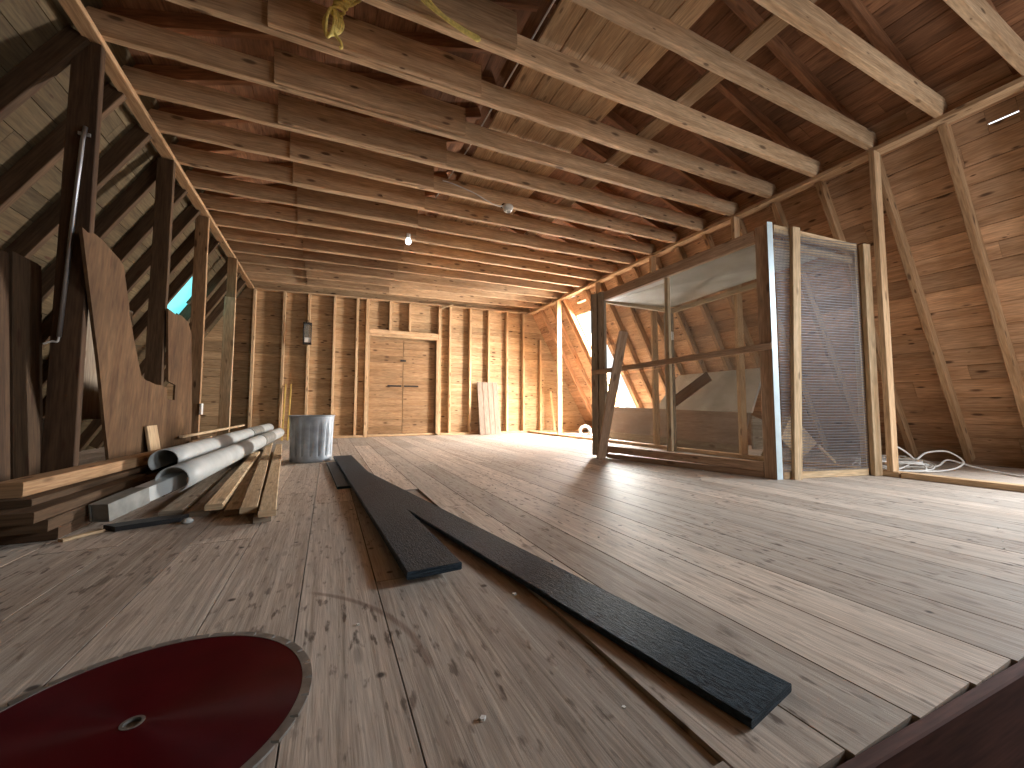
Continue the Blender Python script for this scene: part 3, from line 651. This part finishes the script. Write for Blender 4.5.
# ------------------------------------------------------------------ red saw blade
def blade_paint():
    m, nt, N, L, b = new_mat('red_blade_paint')
    tc = N.new('ShaderNodeTexCoord'); n = N.new('ShaderNodeTexNoise'); n.inputs['Scale'].default_value = 14; n.inputs['Detail'].default_value = 6
    L.new(tc.outputs['Object'], n.inputs['Vector'])
    r = ramp(nt, [(0.3, (0.045, 0.0008, 0.003)), (0.75, (0.065, 0.0015, 0.0045))]); L.new(n.outputs[0], r.inputs[0]); L.new(r.outputs[0], b.inputs['Base Color'])
    b.inputs['Roughness'].default_value = 0.42; b.inputs['Anisotropic'].default_value = 0.85; b.inputs['Anisotropic Rotation'].default_value = 0.25; b.inputs['Specular IOR Level'].default_value = 0.12
    tg = N.new('ShaderNodeTangent'); tg.direction_type = 'RADIAL'; tg.axis = 'Z'; L.new(tg.outputs[0], b.inputs['Tangent'])
    return m
M['blade'] = blade_paint()
M['rimsteel'] = plain('blade_rim_steel', (0.30, 0.29, 0.27), rough=0.45, metal=0.7, var=0.4, scale=30)
bc = V((-0.276, 0.873, 0.004)); BR = 0.262
bl = empty('saw_blade', 'large red circular saw blade with metal rim lying on the floorboards', 'saw blade', tuple(bc))
def ring_disc(r0, r1, z0, z1, n, notch=0, depth=0.0):
    mb = MB(); vs = []
    for (r, z) in ((r0, z0), (r1, z0), (r1, z1), (r0, z1)):
        for k in range(n):
            a = 2 * PI * k / n; rr = r
            if notch and r == r1:
                ph = (k * notch / n) % 1.0
                if ph < 0.06: rr = r - depth
            mb.v.append((bc.x + rr * math.cos(a), bc.y + rr * math.sin(a), bc.z + z))
    for q0, q1 in ((0, 1), (1, 2), (2, 3), (3, 0)):
        for k in range(n):
            k2 = (k + 1) % n; mb.face([q0 * n + k, q0 * n + k2, q1 * n + k2, q1 * n + k], [(0, 0)] * 4)
    return mb
ring_disc(0.0155, BR - 0.016, 0.0, 0.0035, 420).build('blade_disc', M['blade'], bl)
ring_disc(BR - 0.0165, BR, -0.0006, 0.0042, 32 * 17, 32, 0.012).build('segment_rim', M['rimsteel'], bl)
ring_disc(0.0115, 0.016, -0.0004, 0.0042, 48).build('arbor_ring', M['rimsteel'], bl)
# ------------------------------------------------------------------ lumber pile
G = 'boards of the lumber pile'
def lum(p0, p1, w, t, mat, label, tint=None, name='lumber_board', cat='board', side=(1, 0, 0)):
    return timber(name, p0, p1, w, t, side, mat, label, cat, G, jit=0.0015, segs=8, tint=tint)
lum((-0.237, 2.10, 0.0475), (-0.56, 5.9, 0.0475), 0.07, 0.028, 'pale', 'top board at the can side edge of the lumber pile', 0.4)
lum((-0.322, 2.20, 0.0475), (-0.70, 6.2, 0.0475), 0.07, 0.028, 'pale', 'second top board in from the can side edge of the lumber pile', 0.3)
lum((-0.485, 2.34, 0.0475), (-0.675, 4.95, 0.0475), 0.07, 0.028, 'pale', 'clean pale board on top, close against the front white pipe', 0.9)
lum((-0.257, 2.13, 0.0165), (-0.54, 5.5, 0.0165), 0.07, 0.028, 'grey', 'bottom board under the can side edge of the pile', 0.6)
lum((-0.39, 2.33, 0.0165), (-0.68, 5.5, 0.0165), 0.10, 0.028, 'grey', 'bottom board showing between two clean top boards of the pile', 0.8)
lum((-0.55, 2.38, 0.0165), (-0.72, 4.7, 0.0165), 0.075, 0.028, 'grey', 'bottom board just under the clean pale board by the pipe', 0.4)
lum((-0.67, 2.43, 0.0165), (-0.765, 4.0, 0.0165), 0.09, 0.028, 'grey', 'low flat board just below the front white pipe', 0.7)
lum((-1.045, 2.20, 0.026), (-1.04, 2.96, 0.026), 0.18, 0.048, 'dark', 'bottom plank of the three wide dark ended planks under the squared beam', 0.7)
lum((-1.04, 2.12, 0.075), (-1.04, 2.95, 0.075), 0.18, 0.046, 'postd', 'middle plank of the three wide dark ended planks under the squared beam', 0.1)
lum((-1.05, 2.06, 0.120), (-1.03, 2.97, 0.120), 0.18, 0.042, 'postd', 'top plank of the three wide dark ended planks under the squared beam', 0.6)
lum((-1.09, 2.18, 0.156), (-1.02, 4.2, 0.156), 0.13, 0.028, 'postd', 'greyish board between the wide planks and the squared beam', 0.3)
lum((-1.13, 2.24, 0.200), (-1.01, 3.75, 0.204), 0.10, 0.058, 'post', 'brown squared beam lying on top of the pile with its cut end showing', 0.7, name='squared_beam', cat='beam')
lum((-0.925, 3.0, 0.032), (-0.90, 5.6, 0.032), 0.13, 0.06, 'dark', 'low dark board under the rear white pipe', 0.9)
lum((-0.92, 3.0, 0.100), (-0.90, 5.6, 0.097), 0.09, 0.05, 'dark', 'upper dark board under the rear white pipe', 0.5)
lum((-1.055, 3.02, 0.07), (-1.04, 5.9, 0.07), 0.11, 0.13, 'dark', 'thick dark timber low at the back of the pile under the squared beam', 0.6)
lum((-0.93, 2.16, 0.006), (-0.85, 2.27, 0.006), 0.03, 0.01, 'pale', 'short light slat lying flat before the dark ended planks', 0.7)
# white vinyl half pipes
def half_pipe(name, p0, p1, r, label, a0, a1):
    p0 = V(p0); p1 = V(p1); ax = (p1 - p0); Ln = ax.length; ax.normalize(); sd = ax.cross(UP).normalized(); up = sd.cross(ax)
    root = empty(name, label, 'pipe', tuple(p0), 'white pipes on the lumber pile')
    def shell(ta, tb, ra, rb):
        mb = MB(); n = 30; prof = [(rb, a0 + (a1 - a0) * k / n) for k in range(n + 1)] + [(ra, a1 - (a1 - a0) * k / n) for k in range(n + 1)]
        m = len(prof); segs = 14
        for i in range(segs + 1):
            t = ta + (tb - ta) * i / segs
            sag = 0
            for rr, a in prof: mb.v.append(tuple(p0 + ax * (Ln * t) + sd * (rr * math.cos(a)) + up * (rr * math.sin(a))))
        for i in range(segs):
            for k in range(m):
                k2 = (k + 1) % m; mb.face([i * m + k, i * m + k2, (i + 1) * m + k2, (i + 1) * m + k], [(0, 0)] * 4, 0.5, k not in (n, m - 1))
        for k in range(n):   # end faces
            q = [k, k + 1, m - 2 - k, m - 1 - k]; mb.face(q[::-1], [(0, 0)] * 4); mb.face([segs * m + x for x in q], [(0, 0)] * 4)
        return mb
    shell(0, 1, r - 0.004, r).build('pipe_shell', M['pvc'], root)
    shell(0.60, 0.78, r + 0.0005, r + 0.004).build('grey_band', M['greyvinyl'], root)  # plain grey band wrapped round part of the pipe
    return root
half_pipe('vinyl_pipe', (-0.735, 2.66, 0.140), (-0.672, 7.0, 0.150), 0.073, 'front white pipe with cut open mouth on the lumber pile', math.radians(-65), math.radians(222))
half_pipe('vinyl_pipe', (-0.880, 3.02, 0.205), (-0.842, 7.25, 0.215), 0.072, 'rear white pipe lying against the squared beam side of the pile', math.radians(-75), math.radians(225))
# box-section spout pointing out of the front pipe
p0, p1 = V((-0.90, 2.36, 0.060)), V((-0.742, 2.80, 0.130))
sp = empty('square_spout', 'grey and white square channel end poking out of the front pipe', 'channel', tuple(p0))
def channel(ta, tb, w, h, th, mat, name):
    a = p0.lerp(p1, ta); b = p0.lerp(p1, tb); ax = (b - a).normalized(); sd = ax.cross(UP).normalized(); up = sd.cross(ax)
    mb = MB()
    mb.box(a + sd * (w / 2), b + sd * (w / 2), h, th, up); mb.box(a - sd * (w / 2), b - sd * (w / 2), h, th, up)
    mb.box(a - up * (h / 2 - th / 2), b - up * (h / 2 - th / 2), w - th, th, sd); mb.box(a + up * (h / 2 - th / 2), b + up * (h / 2 - th / 2), w - th, th, sd)
    return mb.build(name, M[mat], sp)
channel(0, 0.46, 0.074, 0.08, 0.006, 'greyvinyl', 'grey_end'); channel(0.462, 1.0, 0.068, 0.074, 0.005, 'pvc', 'white_length')
MB().box(p0.lerp(p1, 0.01) , p0.lerp(p1, 0.02), 0.066, 0.060, UP).build('end_cap', M['greyvinyl'], sp)
tag(MB().prism([(-0.80, 2.24, 0.001), (-0.60, 2.31, 0.001), (-0.585, 2.37, 0.001), (-0.70, 2.37, 0.001), (-0.86, 2.30, 0.001)], UP, 0.02, (1, 0, 0)).build('slate_scrap', M['blackplastic']), 'dark flat scrap on the floor below the square channel', 'scrap')
tag(MB().lathe([(0.0, 0.0), (0.02, 0.002), (0.024, 0.012), (0.014, 0.022), (0.0, 0.024)], (-0.565, 2.27, 0.0), 7).build('plaster_lump', M['pvc']), 'small white plaster lump beside the dark flat scrap', 'lump')
# odds and ends behind the pipes
tag(MB().box((-1.085, 3.56, 0.20), (-1.118, 3.56, 0.40), 0.17, 0.018, (0, 1, 0)).build('board_offcut', M['pale']), 'small square offcut propped against the torn plywood behind the pile', 'board')
SG = 'loose sticks behind the rear pipe'
for k, (a, b, lab) in enumerate((((-1.08, 3.80, 0.186), (-1.03, 4.5, 0.20), 'brown stick in the bundle behind the rear pipe, lowest'), ((-1.01, 3.85, 0.215), (-1.08, 4.8, 0.235), 'brown stick crossing over the bundle behind the rear pipe'), ((-1.09, 4.1, 0.285), (-1.0, 6.2, 0.30), 'long light stick reaching from the bundle toward the can'), ((-0.985, 3.95, 0.25), (-0.975, 4.5, 0.255), 'short light stick beside the rear pipe bundle'))):
    timber('loose_stick', a, b, 0.045 if k < 2 else 0.022, 0.022, (1, 0, 0), ['grey', 'grey', 'pale', 'pale'][k], lab, 'stick', SG, tint=0.5, segs=4)
# ------------------------------------------------------------------ torn plywood and boards in the lumber side eave
def YZ(pts, x0=-1.143, lean=-0.004): return [(x0 + lean * z, y * 0.96, z if z < 0.1 else 0.52 + (z - 0.52) * 0.96) for y, z in pts]
tear = [(3.144, 0.275), (3.10, 0.40), (3.04, 0.60), (2.985, 0.78), (2.93, 0.93), (2.87, 1.10), (2.80, 1.30), (2.743, 1.462), (2.80, 1.455), (2.86, 1.475), (2.95, 1.472), (3.06, 1.45), (3.15, 1.435), (3.21, 1.41), (3.245, 1.33), (3.28, 1.25), (3.305, 1.20), (3.33, 1.12), (3.36, 1.07), (3.40, 0.99), (3.44, 0.92), (3.50, 0.82), (3.55, 0.745), (3.63, 0.72), (3.70, 0.715), (3.80, 0.70), (3.92, 0.70), (4.03, 0.685), (4.05, 0.60), (4.22, 0.59), (4.225, 0.72), (4.06, 0.74), (4.02, 1.0), (3.98, 1.32), (4.15, 1.31), (4.30, 1.33), (4.48, 1.31), (4.58, 1.22), (4.62, 1.0), (4.66, 0.8), (4.70, 0.45), (4.72, 0.02), (3.22, 0.02)]
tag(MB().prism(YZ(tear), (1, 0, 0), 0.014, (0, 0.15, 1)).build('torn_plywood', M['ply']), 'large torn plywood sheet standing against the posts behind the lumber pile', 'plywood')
tag(MB().box((-1.40, 3.58, 0.45), (-1.40, 3.58, 1.27), 0.8, 0.012, (0, 1, 0)).build('chipboard_sheet', M['grey']), 'rough greyish sheet showing behind the notch of the torn plywood', 'sheet')
for k, (y, x, top, wd, lab, mt) in enumerate(((2.58, -1.40, 1.25, 0.14, 'outermost dark plank standing on end in the eave', 'dark'), (2.765, -1.40, 1.27, 0.19, 'broad brown plank standing on end beside the dark conduit post', 'postd'), (2.91, -1.43, 1.28, 0.07, 'narrow dark plank standing on end nearest the conduit post', 'dark'))):
    timber('standing_plank', (x + 0.075, y, 0.003), (x, y, top), wd, 0.03, (0, 1, 0), mt, lab, 'plank', 'planks standing on end in the eave', tint=[0.3, 0.2, 0.1][k])
tag(MB().box((-1.55, 3.28, 0.003), (-1.55, 3.28, 0.46), 0.16, 0.03, (0, 1, 0)).build('pale_offcut', M['grey']), 'grey offcut standing in the dark gap beside the torn plywood', 'board')
# conduit hung on the dark post
cd = empty('metal_conduit', 'thin metal conduit hanging down the face of the broad dark post', 'conduit', (-1.19, 2.73, 1.92))
MB().tube([(-1.195, 2.742, 2.00), (-1.20, 2.735, 1.92), (-1.235, 2.735, 0.88)], 0.0095, 10).build('conduit_tube', M['conduit'], cd)
MB().tube(spline([(-1.235, 2.735, 0.88), (-1.24, 2.735, 0.855), (-1.26, 2.735, 0.855), (-1.29, 2.735, 0.84)], 5), 0.005, 6).build('bare_wire', M['cord'], cd)
MB().box((-1.222, 2.744, 1.96), (-1.175, 2.744, 1.96), 0.018, 0.012, (0, 0, 1)).build('strap', M['conduit'], cd)
tag(MB().box((-1.14, 4.84, 0.46), (-1.14, 4.84, 0.57), 0.05, 0.02, (0, 1, 0)).build('white_outlet', M['ceramic']), 'small white outlet fixed low beside the narrow post', 'outlet')
# yellow sticks by the gable wall
for x, lab in ((-0.655, 'yellow stick leaning on the gable wall, farther from the can'), (-0.575, 'yellow stick leaning on the gable wall, closer above the can')):
    timber('yellow_stick', (x - 0.01, 7.36, 0.001), (x, 7.56, 0.93), 0.024, 0.02, (1, 0, 0), 'yellowstick', lab, 'stick', 'yellow sticks on the gable wall', segs=4)
# blue tarp outside the broken gap
def tarp_material():
    m, nt, N, L, b = new_mat('blue_tarp')
    out = N['Material Output']
    d = N.new('ShaderNodeBsdfDiffuse'); d.inputs[0].default_value = (0.10, 0.42, 0.47, 1)
    t = N.new('ShaderNodeBsdfTranslucent'); t.inputs[0].default_value = (0.13, 0.50, 0.53, 1)
    mx = N.new('ShaderNodeMixShader'); mx.inputs[0].default_value = 0.75; L.new(d.outputs[0], mx.inputs[1]); L.new(t.outputs[0], mx.inputs[2]); L.new(mx.outputs[0], out.inputs[0]); return m
mb = MB(); nn = 22; rt = random.Random(3)
for i in range(nn + 1):
    for j in range(nn + 1):
        s = 0.10 + 1.4 * i / nn; y = 5.3 + 1.35 * j / nn
        mb.v.append(tuple(fL(s, y, RD + 0.075 + 0.02 * math.sin(i * 0.9 + j * 0.5) + rt.uniform(-.012, .012))))
for i in range(nn):
    for j in range(nn):
        a = i * (nn + 1) + j; mb.face([a, a + 1, a + nn + 2, a + nn + 1], [(0, 0)] * 4, 0.5, True)
tag(mb.build('blue_tarp', tarp_material()), 'bright blue tarp seen through the broken gap in the roof boards', 'tarp')

# ------------------------------------------------------------------ leaning panel, lantern, ceiling odds and ends
lpn = empty('plank_shutter', 'low shutter of four grey pink boards leaning against the gable wall studs', 'shutter', (2.97, 7.35, 0))
for k in range(4):
    x = 2.80 + 0.112 * k
    MB().box((x, 7.36, 0.003), (x, 7.545, 1.06), 0.108, 0.02, (1, 0, 0), segs=4, tint=0.3 + 0.15 * k).build('panel_board', M['pinkgrey'], lpn)
MB().box((2.76, 7.548, 0.90), (3.17, 7.548, 0.90), 0.06, 0.012, (0, 0, 1)).build('cross_batten', M['pinkgrey'], lpn)
lx, ly = -0.352, 7.555
la = empty('wall_lantern', 'small dark lantern hung on a stud of the gable wall', 'lantern', (lx, ly - 0.05, 1.62))
def lb_(p, q, w, d, s): return MB().box(p, q, w, d, s)
for sx in (-1, 1):
    for sy in (0.012, 0.098): lb_((lx + sx * 0.055, ly - sy, 1.64), (lx + sx * 0.055, ly - sy, 1.96), 0.016, 0.016, (1, 0, 0)).build('frame_bar', M['iron'], la)
lb_((lx, ly - 0.055, 1.615), (lx, ly - 0.055, 1.64), 0.13, 0.105, (1, 0, 0)).build('base', M['iron'], la)
lb_((lx, ly - 0.055, 1.96), (lx, ly - 0.055, 1.985), 0.135, 0.108, (1, 0, 0)).build('cap', M['iron'], la)
MB().tube([(lx - 0.03, ly - 0.05, 1.985), (lx, ly - 0.05, 2.03), (lx + 0.03, ly - 0.05, 1.985)], 0.005, 6).build('hanging_ring', M['iron'], la)
MB().prism([(lx - 0.047, ly - 0.1, 1.73), (lx + 0.047, ly - 0.1, 1.73), (lx + 0.047, ly - 0.1, 1.96), (lx - 0.047, ly - 0.1, 1.96)], (0, 1, 0), 0.003, (1, 0, 0)).build('glass', M['film'], la)
lb_((lx, ly - 0.06, 1.64), (lx, ly - 0.06, 1.725), 0.085, 0.07, (1, 0, 0)).build('white_block', M['ceramic'], la)
# rope hank
rp = empty('rope_hank', 'hank of yellow rope hanging from a ceiling joist', 'rope', (0.0, 2.25, 2.62))
def loop(c, rx, rz, tilt, dy, n=30):
    out = []
    for k in range(n):
        a = 2 * PI * k / n; x = rx * math.cos(a); z = rz * math.sin(a)
        out.append((c[0] + x * math.cos(tilt) - z * math.sin(tilt), c[1] + dy + 0.006 * math.sin(2 * a), c[2] + x * math.sin(tilt) + z * math.cos(tilt)))
    return out
hy = 2.21
for k in range(5):
    MB().tube(loop((-0.045 + 0.004 * k, hy, 2.58 + 0.006 * k), 0.018 + 0.007 * k, 0.085 - 0.004 * k, -0.10 - 0.05 * k, -0.012 + 0.007 * k), 0.0075, 7, closed=True).build('lower_loop', M['rope'], rp)
for k in range(4):
    MB().tube(loop((0.022 + 0.012 * k, hy, 2.785 + 0.008 * k), 0.02 + 0.007 * k, 0.115, -0.42 - 0.06 * k, -0.012 + 0.008 * k), 0.0075, 7, closed=True).build('upper_loop', M['rope'], rp)
wp = [(-0.018 + 0.030 * math.cos(a) + 0.006 * a / PI, hy + 0.024 * math.sin(a), 2.650 + 0.0048 * a) for a in [2 * PI * 4.5 * i / 80 for i in range(81)]]
MB().tube(wp, 0.0075, 7).build('binding_wrap', M['rope'], rp)
MB().tube(spline([(-0.03, hy - 0.01, 2.56), (-0.015, hy - 0.012, 2.52), (0.010, hy - 0.01, 2.495), (0.016, hy, 2.475), (0.004, hy, 2.468)], 6), 0.0075, 7).build('loose_end', M['rope'], rp)
# yellow strap
st = [(0.20, 1.855, 2.66), (0.30, 1.85, 2.60), (0.40, 1.85, 2.545), (0.52, 1.85, 2.50), (0.62, 1.85, 2.475), (0.665, 1.852, 2.468), (0.672, 1.856, 2.488), (0.60, 1.862, 2.505), (0.48, 1.862, 2.535), (0.38, 1.862, 2.60), (0.24, 1.862, 2.70)]
tag(MB().tube(spline(st, 8), 0.0085, 8).build('yellow_strap', M['rope']), 'doubled yellow rope slung along the front of a ceiling joist', 'rope')
tag(MB().tube([(1.075, 0.4, jz(1) + 0.15), (1.04, 2.0, jz(1) + 0.15), (1.02, 3.0, jz(1) + 0.149), (0.98, 3.6, jz(1) + 0.148), (0.94, 4.2, jz(1) + 0.147)], 0.0055, 8).build('white_cable', M['cord']), 'straight white cord lying across the joist tops beside the loft boards', 'cord')
# lamp socket and its cable
sx_, sy_ = 1.59, 3.49
so = empty('lamp_socket', 'round ceramic lamp socket under a ceiling joist', 'lamp socket', (sx_, sy_, 2.53))
MB().lathe([(0.0, 0.06), (0.052, 0.06), (0.055, 0.045), (0.044, 0.015), (0.030, 0.0), (0.022, 0.0), (0.022, 0.03), (0.0, 0.03)], (sx_, sy_, 2.497), 26).build('socket_body', M['ceramic'], so)
MB().lathe([(0.0, 0.0), (0.020, 0.0), (0.020, 0.004), (0.0, 0.004)], (sx_, sy_, 2.523), 18).build('socket_contact', M['iron'], so)
MB().box((sx_, sy_ + 0.03, 2.557), (sx_, sy_ + 0.03, 2.577), 0.11, 0.06, (1, 0, 0)).build('mounting_block', M['dark'], so)
tag(MB().tube(spline([(0.92, 3.50, 2.66), (1.0, 3.505, 2.66), (1.10, 3.508, 2.645), (1.25, 3.508, 2.615), (1.38, 3.504, 2.565), (1.48, 3.498, 2.54), (1.55, 3.49, 2.552)], 6), 0.0055, 7).build('lamp_cable', M['cord']), 'pale cable sagging along a joist to the round lamp socket', 'cable')
# small lit bulb
bu = empty('light_bulb', 'small bright bulb hanging below the ceiling joists', 'light bulb', (0.82, 4.685, 2.5))
MB().lathe([(0.0, 0.0), (0.022, 0.004), (0.034, 0.022), (0.034, 0.045), (0.022, 0.07), (0.016, 0.08), (0.0, 0.08)], (0.815, 4.66, 2.475), 20).build('bulb_glass', M['bulb'], bu)
MB().lathe([(0.0, 0.0), (0.02, 0.0), (0.022, 0.055), (0.0, 0.055)], (0.815, 4.66, 2.551), 16).build('socket', M['ceramic'], bu)
timber('short_brace', (1.98, 7.534, 2.50), (2.22, 7.534, 2.60), 0.035, 0.02, (0, 1, 0), 'pale', 'short pale brace nailed aslant above the double door corner', 'brace', tint=0.8, segs=2)

# ------------------------------------------------------------------ crumbs on the floor
rc = random.Random(11); mb = MB()
for k in range(70):
    x, y = (rc.uniform(-0.2, 3.6), rc.uniform(0.5, 6.5))
    if k < 3: x, y = [(0.485, 1.02), (0.247, 0.644), (2.73, 5.4)][k]
    if (x > 0.55 and y < 0.4) or (k > 2 and abs(x - (0.72 - 0.15 * y)) < 0.14 and y < 4.5) or (k > 2 and abs(x - 0.24) < 0.2 and y > 1.1 and y < 4.6): continue
    r = rc.uniform(0.002, 0.006) if k > 2 else 0.006
    c = V((x, y, 0.001)); a0 = rc.uniform(0, 6)
    ring = [c + V((r * rc.uniform(.6, 1.3) * math.cos(a0 + q), r * rc.uniform(.6, 1.3) * math.sin(a0 + q), 0)) for q in (0, 1.2, 2.5, 3.7, 5)]
    mb.prism(ring, UP, r * 0.7, (1, 0, 0))
o = mb.build('plaster_crumbs', M['cord']); tag(o, 'scattered pale plaster crumbs and wood chips on the floorboards', 'crumbs'); o['kind'] = 'stuff'

# ------------------------------------------------------------------ camera, world, lights
cam = bpy.data.cameras.new('camera'); co = bpy.data.objects.new('camera', cam); COL.objects.link(co)
cam.sensor_width = 36; cam.lens = 36 * 392 / 1024; cam.clip_start = 0.02
co.location = (0, 0, 0.52)
co.rotation_euler = (PI / 2 + math.atan(24.5 / 392), 0, -math.radians(25.1))
SC.camera = co
w = bpy.data.worlds.new('world'); SC.world = w; w.use_nodes = True
bg = w.node_tree.nodes['Background']; bg.inputs[0].default_value = (0.86, 0.94, 1.0, 1); bg.inputs[1].default_value = 2.0
def area(name, loc, rot_to, sx, sy, power, col):
    l = bpy.data.lights.new(name, 'AREA'); l.shape = 'RECTANGLE'; l.size = sx; l.size_y = sy; l.energy = power; l.color = col
    o = bpy.data.objects.new(name, l); COL.objects.link(o); o.location = loc
    o.rotation_euler = (V(rot_to) - V(loc)).to_track_quat('-Z', 'Y').to_euler(); return o
area('daylight_gable_opening', (3.45, YN - 0.3, 1.3), (3.45, 1.0, 1.2), 0.85, 1.4, 55, (0.88, 0.94, 1.0))
p = fR(1.55, -0.04, 0.1); area('daylight_hatch_window', p + V((0.85, -0.15, 0.75)), p, 1.3, 0.95, 190, (0.88, 0.94, 1.0))
p = fR(1.52, 5.91, 0.1); area('daylight_roof_window', p + V((0.75, -0.85, 0.35)), p, 1.2, 1.9, 1100, (1.0, 0.96, 0.90))
p = fR(1.52, 5.91, 0.26); area('daylight_roof_window_sky', p, V((2.9, 3.9, 0.0)), 0.62, 2.2, 640, (1.0, 0.97, 0.93))
p = fL(0.8, 5.95, 0.45); area('daylight_tarp_gap', p, fL(0.8, 5.95, -0.5), 0.7, 0.7, 4, (0.95, 1.0, 1.0))
SC.view_settings.view_transform = 'Standard'; SC.view_settings.look = 'None'; SC.view_settings.gamma = 1
SC.view_settings.exposure = 0.38; SC.view_settings.use_curve_mapping = False
SC.cycles.max_bounces = 10; SC.cycles.diffuse_bounces = 7; SC.cycles.transparent_max_bounces = 16
